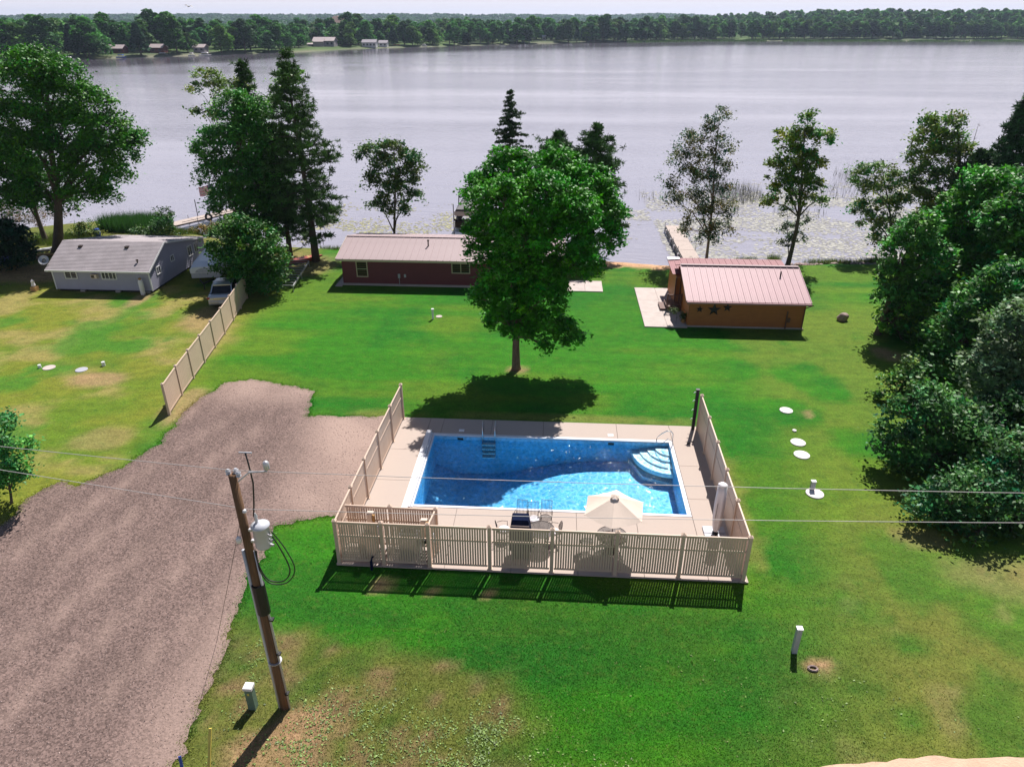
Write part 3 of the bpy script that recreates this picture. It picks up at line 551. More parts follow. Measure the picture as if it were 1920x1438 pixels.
# shrubs on the left bank
broadleaf('shrub', 'pointed green shrub behind the right end of the grey house', (-37.0, 63.2), [(305, 400, 14, 0), (308, 425, 18, 0), (295, 440, 16, 0), (322, 442, 14, 0)], 0.05, (0.05, 0.14, 0.03), dens=80, size=.10, clump=.3, seed=61, cat='shrub')
broadleaf('shrub', 'low wide shrub behind the roof of the grey house', (-39.5, 62.0), [(275, 440, 16, 0), (255, 440, 12, 0), (290, 445, 14, 0)], 0.04, (0.07, 0.14, 0.04), dens=80, size=.10, clump=.3, seed=62, cat='shrub')
broadleaf('shrub', 'yellow green shrub between the oak trunks and the reeds', (-43.2, 62.5), [(160, 430, 18, 0), (140, 440, 16, 0), (180, 440, 12, 0)], 0.04, (0.10, 0.16, 0.03), dens=80, size=.10, clump=.3, seed=63, cat='shrub')
broadleaf('shrub', 'yellowish shrub left of the slimmer oak trunk', (-47.5, 60.5), [(65, 455, 16, 0), (50, 470, 14, 0), (80, 465, 12, 0)], 0.04, (0.13, 0.16, 0.03), dens=80, size=.10, clump=.3, seed=64, cat='shrub')
broadleaf('shrub', 'small yellow brown bush mound beside the left dock', (-33.0, 65.5), [(380, 433, 16, 0, .5), (405, 432, 18, 0, .5), (360, 436, 12, 0, .5)], 0.03, (0.16, 0.13, 0.035), dens=80, size=.10, clump=.28, seed=65, cat='shrub')
broadleaf('shrub', 'small round green shrub on the beach right of the large lawn tree', (2.1, 57.3), [(1128, 497, 9, 0), (1136, 502, 8, 0)], 0.03, (0.05, 0.17, 0.03), dens=110, size=.07, clump=.2, seed=66, cat='shrub')
broadleaf('shrub', 'grey leafless brush patch at the water on the far left', (-52.0, 63.5), [(30, 420, 26, 0), (70, 410, 24, 0), (0, 400, 26, 0), (110, 400, 14, 0)], 0.03, (0.19, 0.15, 0.14), dens=60, size=.08, clump=.4, seed=67, cat='shrub', twigs=14)
# ------------------------------------------------------------ pool deck
mk('concrete', (0.48, 0.395, 0.345), rough=0.85, spec=0.25, var=0.14, scale=1.1, bump=0.004, bscale=30, detail=7, col2=(0.41, 0.335, 0.295))
mk('concrete_old', (0.50, 0.43, 0.40), rough=0.9, spec=0.2, var=0.14, scale=1.3, bump=0.004, bscale=30, detail=6)
mk('joint', (0.16, 0.13, 0.12), rough=0.95)
mk('white_vinyl', (0.78, 0.77, 0.80), rough=0.4, var=0.03, scale=2)
mk('coping', (0.66, 0.66, 0.72), rough=0.45, var=0.05, scale=3)
mk('vinyl_tan', (0.60, 0.45, 0.355), rough=0.5, spec=0.35, var=0.05, scale=1.5)
mk('steel', (0.62, 0.60, 0.60), rough=0.28, metal=1.0)
mk('steel_dull', (0.42, 0.42, 0.44), rough=0.5, metal=0.7, var=0.15, scale=5)
mk('wire_dark', (0.045, 0.03, 0.028), rough=0.5, metal=0.2, var=0.1, scale=8)
mk('black', (0.012, 0.012, 0.014), rough=0.5, var=0.2, scale=6)
deck = struct('pool_deck', MB().box(-7.74, 19.93, 0.0, -6.06, 30.86, 0.04).box(5.84, 19.93, 0.0, 7.23, 30.86, 0.04).box(-6.06, 29.44, 0, 5.84, 30.86, 0.04).box(-6.06, 19.93, 0, 5.84, 23.55, 0.04), 'joint')
def slabs(xs, ys):
    for i in range(len(xs) - 1):
        for j in range(len(ys) - 1):
            g_ = 0.009; b = MB().box(xs[i] + g_, ys[j] + g_, 0.042, xs[i + 1] - g_, ys[j + 1] - g_, 0.075); part('slab', b, 'concrete', deck)
slabs([-7.76, -6.04], [22.9, 25.4, 27.9, 30.88]); slabs([-7.76, -6.04], [19.88, 22.9])
slabs([-6.04, -5.35, -2.9, -0.35, 3.25, 5.84], [29.44, 30.88]); slabs([5.84, 7.25], [19.88, 22.3, 24.8, 27.3, 30.88])
slabs([-6.04, -3.75, -1.3, 1.15, 3.55, 5.84], [19.88, 23.55])
# ------------------------------------------------------------ swimming pool
m = bpy.data.materials.new('pool_liner'); m.use_nodes = True; MATS['pool_liner'] = m; N, L = ns(m); bs = N['Principled BSDF']; bs.inputs['Roughness'].default_value = 0.6
geo = N.new('ShaderNodeNewGeometry'); rg = N.new('ShaderNodeRGB'); rg.outputs[0].default_value = (0.20, 0.56, 0.86, 1)
L.new(scale_by(scale_by(rg.outputs[0], gnoise(5, 1, 1, 3), 0.75, 1.2), gnoise(0.7, 1, 1, 2), 0.9, 1.1), bs.inputs['Base Color'])
mk('step_white', (0.85, 0.92, 0.97), rough=0.5)
m = bpy.data.materials.new('pool_water'); m.use_nodes = True; MATS['pool_water'] = m; N, L = ns(m); N.clear(); out = N.new('ShaderNodeOutputMaterial')
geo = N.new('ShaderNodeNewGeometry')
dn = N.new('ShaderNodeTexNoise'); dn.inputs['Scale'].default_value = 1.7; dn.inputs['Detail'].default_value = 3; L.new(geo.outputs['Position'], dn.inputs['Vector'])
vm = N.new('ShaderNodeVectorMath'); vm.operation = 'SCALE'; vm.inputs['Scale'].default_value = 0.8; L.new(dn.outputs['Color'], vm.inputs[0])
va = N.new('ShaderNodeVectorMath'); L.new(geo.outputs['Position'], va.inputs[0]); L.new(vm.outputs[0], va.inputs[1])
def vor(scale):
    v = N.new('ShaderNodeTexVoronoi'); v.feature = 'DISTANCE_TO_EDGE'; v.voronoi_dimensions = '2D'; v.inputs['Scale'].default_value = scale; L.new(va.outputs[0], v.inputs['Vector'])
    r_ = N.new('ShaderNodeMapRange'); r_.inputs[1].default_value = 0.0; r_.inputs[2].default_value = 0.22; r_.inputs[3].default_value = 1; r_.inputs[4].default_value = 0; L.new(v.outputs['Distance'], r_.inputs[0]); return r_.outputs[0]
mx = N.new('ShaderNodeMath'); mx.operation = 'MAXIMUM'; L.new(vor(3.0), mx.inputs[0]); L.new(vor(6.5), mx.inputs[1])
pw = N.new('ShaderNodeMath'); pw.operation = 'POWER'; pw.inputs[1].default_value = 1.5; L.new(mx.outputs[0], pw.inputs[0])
cm = N.new('ShaderNodeMixRGB'); cm.inputs[1].default_value = (0.40, 0.75, 0.92, 1); cm.inputs[2].default_value = (0.97, 1.0, 1.0, 1); L.new(pw.outputs[0], cm.inputs[0])  # caustic light network put into the water's transmission colour
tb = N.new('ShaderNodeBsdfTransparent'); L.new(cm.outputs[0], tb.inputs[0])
gl = N.new('ShaderNodeBsdfGlossy'); gl.inputs['Roughness'].default_value = 0.04
wn = N.new('ShaderNodeTexNoise'); wn.inputs['Scale'].default_value = 3.2; wn.inputs['Detail'].default_value = 3; L.new(geo.outputs['Position'], wn.inputs['Vector'])
bp = N.new('ShaderNodeBump'); bp.inputs['Distance'].default_value = 0.08; bp.inputs['Strength'].default_value = 0.9; L.new(wn.outputs[0], bp.inputs['Height']); L.new(bp.outputs[0], gl.inputs['Normal'])
fr = N.new('ShaderNodeFresnel'); fr.inputs['IOR'].default_value = 1.33; L.new(bp.outputs[0], fr.inputs['Normal'])
mm = N.new('ShaderNodeMixShader'); L.new(fr.outputs[0], mm.inputs[0]); L.new(tb.outputs[0], mm.inputs[1]); L.new(gl.outputs[0], mm.inputs[2]); L.new(mm.outputs[0], out.inputs[0])
pool = thing('swimming_pool', 'blue in-ground swimming pool inside the beige fenced concrete deck', 'swimming pool', (0, 26.5, 0))
x0, y0, x1, y1 = POOL; zs = -1.05; zd = -2.1
prof = [(x0, zd + .5), (x0 + 1.2, zd), (-3.0, zd + .02), (-2.0, zd + .16), (-.8, zd + .46), (.5, zs - .28), (1.8, zs - .12), (x1, zs)]
b = MB(); P = []
for x, z in prof: P += [(x, y0, z), (x, y1, z)]
b.add(P, [(2 * i, 2 * i + 2, 2 * i + 3, 2 * i + 1) for i in range(len(prof) - 1)])
for yy in (y0, y1): b.add([(x, yy, z) for x, z in prof] + [(x1, yy, 0.03), (x0, yy, 0.03)], [tuple(range(len(prof) + 2))])
b.add([(x0, y0, prof[0][1]), (x0, y1, prof[0][1]), (x0, y1, .03), (x0, y0, .03)], [(0, 1, 2, 3)]); b.add([(x1, y0, zs), (x1, y1, zs), (x1, y1, .03), (x1, y0, .03)], [(0, 1, 2, 3)])
part('basin', b, 'pool_liner', pool, fix=False)
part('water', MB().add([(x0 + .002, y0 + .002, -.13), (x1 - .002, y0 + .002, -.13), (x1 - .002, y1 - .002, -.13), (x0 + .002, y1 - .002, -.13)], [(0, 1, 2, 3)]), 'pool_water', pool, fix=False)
b = MB().box(x0, y1 + .0, .02, x1 + .17, y1 + .17, .095).box(x0, y0 - .13, .02, x1 + .17, y0, .085).box(x1, y0, .02, x1 + .17, y1, .09)
part('coping', b, 'coping', pool)
part('cover_housing', MB().box(-6.03, 23.35, .03, -5.79, 29.55, .17), 'white_vinyl', pool, label='long white lid of the automatic pool cover')
part('cover_track', MB().box(-5.78, 23.5, .03, -5.7, 29.42, .12).box(-5.68, 23.5, .03, -5.60, 29.42, .10), 'coping', pool)
# corner steps
for k, (r_, z) in enumerate([(0.66, -.17), (1.02, -.25), (1.38, -.33), (1.74, -.41)]):
    pts = [(x1 - .004, y1 - .004)] + [(x1 - .004 - r_ * math.cos(t) * 1.0, y1 - .004 - r_ * math.sin(t) * 1.12) for t in np.linspace(0, math.pi / 2, 14)]
    r2 = r_ * 0.93
    part('step', MB().poly([(x, y, z) for x, y in pts], (0, 0, -.22)), 'step_white', pool)
part('step_side', MB().poly([(x1 - .006, y1 - 2.0, -.9), (x1 - .006, y1 - .02, -.9), (x1 - 1.85, y1 - .006, -.9), (x1 - 1.3, y1 - 1.5, -.9)], (0, 0, -.2)), 'step_white', pool)
# ladder with stainless rails and submerged treads
lad = part('ladder', MB().tube([(-3.26, 29.75, .07), (-3.26, 29.75, .55), (-3.26, 29.68, .72), (-3.26, 29.5, .78), (-3.26, 29.3, .70), (-3.26, 29.18, .5), (-3.26, 29.16, -.95)], .024, 8)
           .tube([(-2.66, 29.75, .07), (-2.66, 29.75, .55), (-2.66, 29.68, .72), (-2.66, 29.5, .78), (-2.66, 29.3, .70), (-2.66, 29.18, .5), (-2.66, 29.16, -.95)], .024, 8), 'steel', pool, smooth=True)
for k in range(4): part('tread', MB().box(-3.28, 28.95 - 0.0, -.25 - .24 * k, -2.64, 29.2, -.21 - .24 * k), 'step_white', lad)
part('grab_rail', MB().tube([(5.1, 29.5, .08), (5.1, 29.3, .35), (5.25, 29.1, .66), (5.45, 28.95, .9), (5.62, 28.9, .92), (5.74, 28.95, .75), (5.78, 29.0, .07)], .022, 8).tube([(5.3, 29.1, .1), (5.55, 29.0, .45), (5.76, 28.98, .3)], .018, 6), 'steel', pool, smooth=True)
for (x, y) in ((-4.35, 29.66), (2.92, 29.68)): part('skimmer_lid', MB().box(x - .13, y - .02, .076, x + .13, y + .2, .085), 'white_vinyl', pool)
for x in (-4.35, 2.92): part('skimmer_mouth', MB().box(x - .14, y1 - .012, -.16, x + .14, y1 - .001, -.04), 'black', pool)
solo('deck_anchor', MB().cyl(6.56, 29.22, .076, .12, .06, n=10), 'wire_dark', 'small dark round anchor cap on the deck near the grab rail', 'anchor', (6.56, 29.22, .07))
solo('deck_anchor', MB().cyl(6.78, 29.4, .076, .12, .05, n=10), 'wire_dark', 'smaller anchor cap closest to the black post', 'anchor', (6.78, 29.4, .07))

# ------------------------------------------------------------ fences
POST = MB().box(-.065, -.065, 0, .065, .065, 1.95).add([(-.085, -.085, 1.95), (.085, -.085, 1.95), (.085, .085, 1.95), (-.085, .085, 1.95), (0, 0, 2.03)], [(0, 1, 4), (1, 2, 4), (2, 3, 4), (3, 0, 4), (3, 2, 1, 0)])
post_me = POST.mesh('post', 'vinyl_tan')
FOOT = MB().box(-.10, -.10, 0, .10, .10, .025).mesh('post_flange', 'vinyl_tan')
picket_me = MB().box(-.033, -.018, 0, .033, .018, 1.66).mesh('picket', 'vinyl_tan')
def posts(o, pts, z=.075, foot=True):
    for p in pts:
        q = link('post', post_me, o, Vector((p[0], p[1], z)) - ORG[o.name])
        if foot: link('post_flange', FOOT, q)
def picket_run(o, a, b, z=.075, pitch=.0905, clear=.085):
    a = Vector((*a, 0)); b = Vector((*b, 0)); d = (b - a); Lr = d.length; d.normalize(); ang = math.atan2(d.y, d.x)
    s = a + d * clear; e = b - d * clear
    for nm, zz, hh, ww in (('top_rail', 1.86, .09, .05), ('middle_rail', 1.28, .07, .045), ('bottom_rail', .17, .09, .05)):
        part(nm, MB().beam((s.x, s.y, z + zz), (e.x, e.y, z + zz), ww, hh), 'vinyl_tan', o)
    n = int((Lr - 2 * clear) / pitch); off = ((Lr - 2 * clear) - (n - 1) * pitch) / 2
    for i in range(n):
        p = s + d * (off + i * pitch); link('picket', picket_me, o, Vector((p.x, p.y, z + .18)) - ORG[o.name], (0, 0, ang))
def solid_run(o, a, b, h=1.95, z=.075, mid=True, t=.028):
    a = Vector((*a, 0)); b = Vector((*b, 0)); d = (b - a).normalized(); s = a + d * .066; e = b - d * .066; nr = Vector((-d.y, d.x, 0))
    for nm, zz in (('top_rail', h - .08), ('bottom_rail', .13)) + ((('middle_rail', h * .66),) if mid else ()):
        part(nm, MB().beam((s.x, s.y, z + zz), (e.x, e.y, z + zz), .055, .08), 'vinyl_tan', o)
    levels = [(.17, h * .66 - .04), (h * .66 + .04, h - .12)] if mid else [(.17, h - .12)]
    nb = max(4, int((e - s).length / .19)); 
    for z0_, z1_ in levels:
        mbp = MB()
        for i in range(nb):
            q0 = s + (e - s) * (i / nb + .002); q1 = s + (e - s) * ((i + 1) / nb - .002)
            mbp.beam((q0.x, q0.y, z + (z0_ + z1_) / 2), (q1.x, q1.y, z + (z0_ + z1_) / 2), t, z1_ - z0_)
        part('panel', mbp, 'vinyl_tan', o)
fr_ = thing('picket_fence', 'long beige picket fence along the front edge of the pool deck', 'fence', (-7.66, 20.03, 0), group='fences round the pool')
fx = [-7.66, -5.98, -4.28, -2.07, .18, 2.47, 4.76, 7.06]; posts(fr_, [(x, 20.0) for x in fx])
for i in range(7): picket_run(fr_, (fx[i], 20.0), (fx[i + 1], 20.0))
part('gate_latch', MB().box(-4.42, 19.9, 1.2, -4.36, 19.96, 1.35), 'black', fr_)
lf = thing('panel_fence', 'solid beige panel fence on the left side of the pool deck', 'fence', (-7.66, 30.7, 0), group='fences round the pool')
ly = [22.1, 24.05, 26.25, 28.55, 30.72]; lx = [-7.63, -7.6, -7.56, -7.5, -7.44]
posts(lf, list(zip(lx, ly)))
for i in range(4): solid_run(lf, (lx[i], ly[i]), (lx[i + 1], ly[i + 1]))
solid_run(lf, (-7.66, 20.03), (lx[0], ly[0]))
rf = thing('panel_fence', 'solid beige panel fence on the right side of the pool deck', 'fence', (7.06, 30.5, 0), group='fences round the pool')
ry = [22.15, 24.2, 26.3, 28.4, 30.5]; rx = [7.08, 7.1, 7.14, 7.17, 7.2]; posts(rf, list(zip(rx, ry)))
for i in range(4): solid_run(rf, (rx[i], ry[i]), (rx[i + 1], ry[i + 1]))
solid_run(rf, (7.06, 20.03), (rx[0], ry[0]))
en = thing('picket_fence', 'short beige picket fence screening the pump corner inside the deck', 'fence', (-6, 21.0, 0), group='fences round the pool')
posts(en, [(-5.85, 20.97), (-4.14, 20.93)]); picket_run(en, (-7.64, 21.0), (-5.85, 20.97)); picket_run(en, (-5.85, 20.97), (-4.14, 20.93)); solid_run(en, (-4.14, 20.93), (-4.26, 20.06), mid=False)
bf = thing('boundary_fence', 'solid beige vinyl fence running up the lawn between the two yards', 'fence', (-19.5, 30.5, 0))
bp_ = [(-19.5, 30.5), (-19.88, 32.6), (-20.18, 34.6), (-20.48, 36.65), (-20.8, 38.8), (-21.12, 40.95), (-21.5, 43.2), (-21.9, 45.4), (-22.25, 47.4)]
bpost = MB().box(-.06, -.06, 0, .06, .06, 1.78).add([(-.075, -.075, 1.78), (.075, -.075, 1.78), (.075, .075, 1.78), (-.075, .075, 1.78), (0, 0, 1.85)], [(0, 1, 4), (1, 2, 4), (2, 3, 4), (3, 0, 4), (3, 2, 1, 0)]).mesh('post', 'vinyl_tan')
for p in bp_: link('post', bpost, bf, Vector((*p, 0)) - ORG[bf.name], (0, 0, R(9)))
for i in range(len(bp_) - 1): solid_run(bf, bp_[i], bp_[i + 1], h=1.76, z=0, mid=False)

# ------------------------------------------------------------ things on the deck
mk('canvas', (0.66, 0.54, 0.455), rough=0.9, var=0.05, scale=2, trans=0.0, bump=0.004, bscale=9)
mk('canvas_white', (0.74, 0.70, 0.72), rough=0.85, var=0.06, scale=3, bump=0.01, bscale=6)
mk('navy_cloth', (0.004, 0.009, 0.035), rough=0.95, spec=.1, var=0.3, scale=2, stretch=(6, 6, .4), bump=0.02, bscale=5)
mk('cushion', (0.78, 0.74, 0.78), rough=0.9, var=0.08, scale=9, bump=0.01, bscale=7)
mk('wood_post', (0.42, 0.24, 0.09), rough=0.8, var=0.25, scale=2, stretch=(6, 6, 1))
mk('grey_box', (0.40, 0.40, 0.45), rough=0.5, var=0.1, scale=3)
pp = thing('pergola_post', 'tall black post with small lights at the back right corner of the deck', 'post', (7.0, 30.6, .07))
part('shaft', MB().box(6.92, 30.52, .075, 7.06, 30.66, 2.25).box(6.90, 30.50, 2.25, 7.08, 30.68, 2.29), 'black', pp)
for z in (.7, 1.2, 1.7, 2.15): part('lamp', MB().tube([(6.92, 30.55, z), (6.84, 30.52, z + .03), (6.8, 30.5, z - .03)], .02, 5), 'white_vinyl', pp)
# open umbrella, its table and chairs
um = thing('patio_umbrella', 'open cream six sided patio umbrella over a round mesh table', 'umbrella', (2.42, 21.3, .075))
part('pole', MB().cyl(2.42, 21.3, .075, 2.62, .022, n=10), 'steel_dull', um, smooth=True)
part('base', MB().lathe([(.26, 0), (.26, .05), (.06, .09), (.04, .3), (0.0, .3)], (2.42, 21.3, .075), 18), 'black', um, smooth=True)
Rr = 1.19; rim = [(2.42 + Rr * math.cos(a), 21.3 + Rr * math.sin(a), 2.05) for a in [R(22 + 60 * k) for k in range(6)]]; apex = (2.42, 21.3, 2.58)
for k in range(6):
    a, b_ = Vector(rim[k]), Vector(rim[(k + 1) % 6]); c = Vector(apex); b = MB(); g_ = []
    nn = 6
    for i in range(nn + 1):
        for j in range(nn + 1):
            p = c.lerp(a.lerp(b_, j / nn), .10 + .90 * i / nn); p.z -= .05 * math.sin(math.pi * j / nn) * (i / nn); g_.append(p)
    b.add(g_, [(i * (nn + 1) + j, i * (nn + 1) + j + 1, (i + 1) * (nn + 1) + j + 1, (i + 1) * (nn + 1) + j) for i in range(nn) for j in range(nn)])
    part('canopy_panel', b, 'canvas', um); part('rib', MB().beam(Vector(apex) - Vector((0, 0, .03)), Vector(rim[k]) - Vector((0, 0, .02)), .014, .014), 'wood_post', um)
b = MB()
for k in range(6):
    a = R(22 + 60 * k); a2 = R(22 + 60 * k + 60); am = (a + a2) / 2
    b.add([(2.42, 21.3, 2.66), (2.42 + .16 * math.cos(a), 21.3 + .16 * math.sin(a), 2.60), (2.42 + .17 * math.cos(am), 21.3 + .17 * math.sin(am), 2.55), (2.42 + .16 * math.cos(a2), 21.3 + .16 * math.sin(a2), 2.60)], [(0, 1, 2, 3)])
part('vent_cap', b, 'canvas', um, label='small scalloped cap on top of the umbrella')
def mesh_disc(mb, cx, cy, z, r, n=14, t=.006):
    for i in range(1, n): 
        o_ = -r + 2 * r * i / n; h_ = math.sqrt(r * r - o_ * o_)
        mb.beam((cx + o_, cy - h_, z), (cx + o_, cy + h_, z), t, .004); mb.beam((cx - h_, cy + o_, z + .004), (cx + h_, cy + o_, z + .004), t, .004)
def round_table(label, cx, cy, r=.6, h=.72):
    o = thing('patio_table', label, 'table', (cx, cy, .075)); z = .075 + h; b = MB(); mesh_disc(b, cx, cy, z - .01, r - .01, 34, .018); part('table_top', b, 'wire_dark', o)
    part('rim', MB().tube([(cx + r * math.cos(a), cy + r * math.sin(a), z) for a in np.linspace(0, 6.283, 28, endpoint=False)], .014, 6, closed=True), 'wire_dark', o)
    for k in range(4): a = R(45 + 90 * k); part('leg', MB().tube([(cx + r * .8 * math.cos(a), cy + r * .8 * math.sin(a), z), (cx + r * .5 * math.cos(a), cy + r * .5 * math.sin(a), z - .35), (cx + r * .85 * math.cos(a), cy + r * .85 * math.sin(a), .075)], .014, 6), 'wire_dark', o)
    return o
round_table('round dark mesh table under the cream umbrella', 2.42, 21.3, .58)
round_table('round wire table between the chairs beside the covered grill', -.25, 21.5, .52)
def wire_chair(label, x, y, rz, cushion=True, high=False, mesh=False):
    """seat faces local -y ... backrest at +y; built at the origin, then stood on the deck"""
    o = thing('patio_chair', label, 'chair', (x, y, .075), 'metal chairs on the pool deck', R(rz), local=True)
    b = MB(); mesh_disc(b, 0, 0, .42, .23, 14, .012); b.tube([(.23 * math.cos(a), .23 * math.sin(a), .42) for a in np.linspace(0, 6.283, 18, endpoint=False)], .012, 6, closed=True); part('seat', b, 'wire_dark', o)
    for sx in (-1, 1):
        part('leg', MB().tube([(.2 * sx, -.18, .42), (.24 * sx, -.26, 0)], .011, 6), 'wire_dark', o); part('leg', MB().tube([(.2 * sx, .18, .42), (.24 * sx, .28, 0)], .011, 6), 'wire_dark', o)
        part('armrest', MB().tube([(.24 * sx, -.16, .42), (.28 * sx, -.16, .62), (.27 * sx, .05, .66), (.24 * sx, .24, .64)], .012, 6), 'wire_dark', o)
    top = 1.05 if high else .88
    arch = [(-.21, .24, .42), (-.21, .33, top), (.21, .33, top), (.21, .24, .42)] if high else [(.22 * math.cos(a), .24 + .10 * math.sin(a), .46 + (top - .46) * math.sin(a)) for a in np.linspace(0, math.pi, 13)]
    b = MB().tube(arch, .012, 6)
    for k in (range(-6, 7) if mesh else range(-3, 4)):
        xx = .03 * k if mesh else .055 * k; hh = 1.0 if high else math.sqrt(max(0, 1 - (xx / .22) ** 2)); b.tube([(xx, .24, .44), (xx, .24 + .1 * hh, .46 + (top - .46) * hh)], .008, 4)
    if mesh: 
        for k in range(1, 11):
            z_ = .46 + (top - .46) * k / 11; xx = .22 * math.sqrt(1 - (k / 11) ** 2); b.tube([(-xx, .25 + .09 * k / 11, z_), (xx, .25 + .09 * k / 11, z_)], .010, 4)
    part('backrest', b, 'wire_dark', o)
    if cushion: part('cushion', MB().lathe([(0, .43), (.17, .43), (.225, .455), (.225, .475), (.17, .50), (0, .505)], (0, 0, 0), 16), 'cushion', o, smooth=True)
    return o
wire_chair('wire chair with a white cushion left of the navy covered grill', -1.68, 21.75, 100)
wire_chair('wire chair with a white cushion farthest right of the grill, back to the umbrella', .22, 21.75, -80)
wire_chair('tall backed wire chair with white cushion nearest the pool behind the grill', -.55, 22.45, 10, high=True)
wire_chair('tall backed wire chair nearest the pool directly behind the navy cover', -1.05, 22.55, -5, cushion=False, high=True)
wire_chair('tall backed bare wire chair nearest the pool, third from the left', -.1, 22.6, -8, cushion=False, high=True)
wire_chair('dark mesh chair on the left side of the umbrella table', 1.5, 21.25, 95, cushion=False, mesh=True)
wire_chair('dark mesh chair tucked against the near side of the umbrella table', 2.35, 20.85, 180, cushion=False, mesh=True)
# covered grill
gr = thing('covered_grill', 'grill under a flared navy blue cover standing against the picket fence', 'grill', (-1.0, 20.75, .075))
b = MB(); lv = [(.27, 1.82), (.31, 1.77), (.38, 1.2), (.45, .5)]; pts = []
for w_, z in lv:
    for (sx, sy) in ((-1, -1), (-.33, -1), (.33, -1), (1, -1), (1, -.3), (1, .3), (1, 1), (.33, 1), (-.33, 1), (-1, 1), (-1, .3), (-1, -.3)):
        rip = 1 + (.05 * (1 if (sx in (-.33, 1) or sy == .3) else -1) if z < 1 else 0); pts.append((-1.0 + sx * w_ * rip, 20.8 + sy * w_ * .78 * rip, .075 + z))
b.add(pts, [(12 * i + k, 12 * i + (k + 1) % 12, 12 * (i + 1) + (k + 1) % 12, 12 * (i + 1) + k) for i in range(3) for k in range(12)] + [tuple(range(12))]); part('cover', b, 'navy_cloth', gr)
part('cabinet', MB().box(-1.32, 20.55, .15, -.68, 21.0, .95), 'black', gr)
part('strap', MB().box(-1.33, 20.53, 1.66, -.67, 20.55, 1.69), 'coping', gr)
for x in (-1.28, -.72):
    for y in (20.58, 20.98): part('wheel', MB().tube([(x - .03, y, .15), (x + .03, y, .15)], .075, 12), 'black', gr)
# closed cantilever umbrella on its paving slab base
cu = thing('closed_umbrella', 'tall closed white umbrella wrapped upright by the right fence', 'umbrella', (6.55, 22.5, .075))
part('base', MB().box(6.12, 22.1, .077, 6.52, 22.5, .14).box(6.56, 22.1, .077, 6.96, 22.5, .14).box(6.12, 22.54, .077, 6.52, 22.94, .14).box(6.56, 22.54, .077, 6.96, 22.94, .14), 'grey_box', cu)
b = MB(); pr = [(.07, .26), (.12, .34), (.17, .8), (.19, 1.5), (.17, 2.1), (.15, 2.42)]; n = 20; pts = []
for r_, z in pr:
    for k in range(n): a = 6.283 * k / n; rr_ = r_ * (1 + .16 * math.cos(5 * a)); pts.append((6.54 + rr_ * math.cos(a), 22.5 + rr_ * math.sin(a), z))
b.add(pts, [(i * n + k, i * n + (k + 1) % n, (i + 1) * n + (k + 1) % n, (i + 1) * n + k) for i in range(5) for k in range(n)] + [tuple(5 * n + k for k in range(n))]); part('wrapped_canvas', b, 'canvas_white', cu, smooth=True)
part('pole', MB().cyl(6.54, 22.5, .1, .5, .035, n=10).cyl(6.54, 22.5, .1, .2, .12, n=12), 'black', cu, smooth=True); part('tie_cord', MB().beam((6.40, 22.34, .9), (6.42, 22.33, 1.7), .012, .012), 'black', cu)
part('cap', MB().lathe([(.17, 0), (.19, .03), (.12, .09), (0, .1)], (6.54, 22.5, 2.40), 14), 'canvas_white', cu, smooth=True)
# pump corner
pk = thing('pool_filter', 'beige pool filter tank behind the front picket fence', 'pool filter', (-6.7, 20.9, .075)); part('tank', MB().lathe([(.22, 0), (.30, .06), (.30, .7), (.24, .86), (.1, .94), (0, .95)], (-6.7, 20.5, .12), 18), 'vinyl_tan', pk, smooth=True)
part('valve', MB().cyl(-6.7, 20.5, 1.05, 1.2, .09, n=10).beam((-6.7, 20.5, 1.15), (-6.4, 20.4, 1.15), .05, .05), 'black', pk); part('pipe', MB().tube([(-6.4, 20.5, .3), (-6.1, 20.5, .3), (-6.0, 20.7, .3), (-5.5, 20.75, .3)], .03, 8), 'white_vinyl', pk)
ht_ = thing('pool_heater', 'dark square pool heater behind the front picket fence', 'pool heater', (-5.1, 20.75, .075)); part('cabinet', MB().box(-5.45, 20.2, .12, -4.75, 20.8, 1.15), 'grey_box', ht_); part('vent_hood', MB().box(-5.35, 20.3, 1.15, -4.85, 20.7, 1.25), 'black', ht_); part('plinth', MB().box(-5.5, 20.15, .077, -4.7, 20.85, .12), 'concrete_old', ht_)
for nm, lab, x, y in (('electric_panel', 'cream breaker box on a wooden post inside the pump corner', -6.55, 20.7), ('electric_panel', 'cream switch box at the right end of the pump corner', -4.5, 20.4)):
    o = thing(nm, lab, 'electrical box', (x, y, .075)); part('wood_post', MB().box(x + .07, y, .077, x + .16, y + .1, 1.75), 'wood_post', o); part('box', MB().box(x - .12, y - .06, 1.0, x + .07, y + .12, 1.85).box(x - .10, y - .04, 1.85, x + .14, y + .10, 1.9), 'canvas', o)
    part('meter', MB().box(x + .2, y - .05, .9, x + .34, y + .1, 1.25).cyl(x + .27, y + .02, .1, .9, .018, n=6), 'grey_box', o)
solo('hose_tap', MB().box(-6.44, 19.72, .02, -6.36, 19.8, .42).tube([(-6.4, 19.76, .42), (-6.38, 19.86, .5), (-6.36, 19.95, .48)], .03, 6), 'navy_cloth', 'short blue hose tap sticking out below the front fence', 'tap', (-6.4, 19.76, 0))
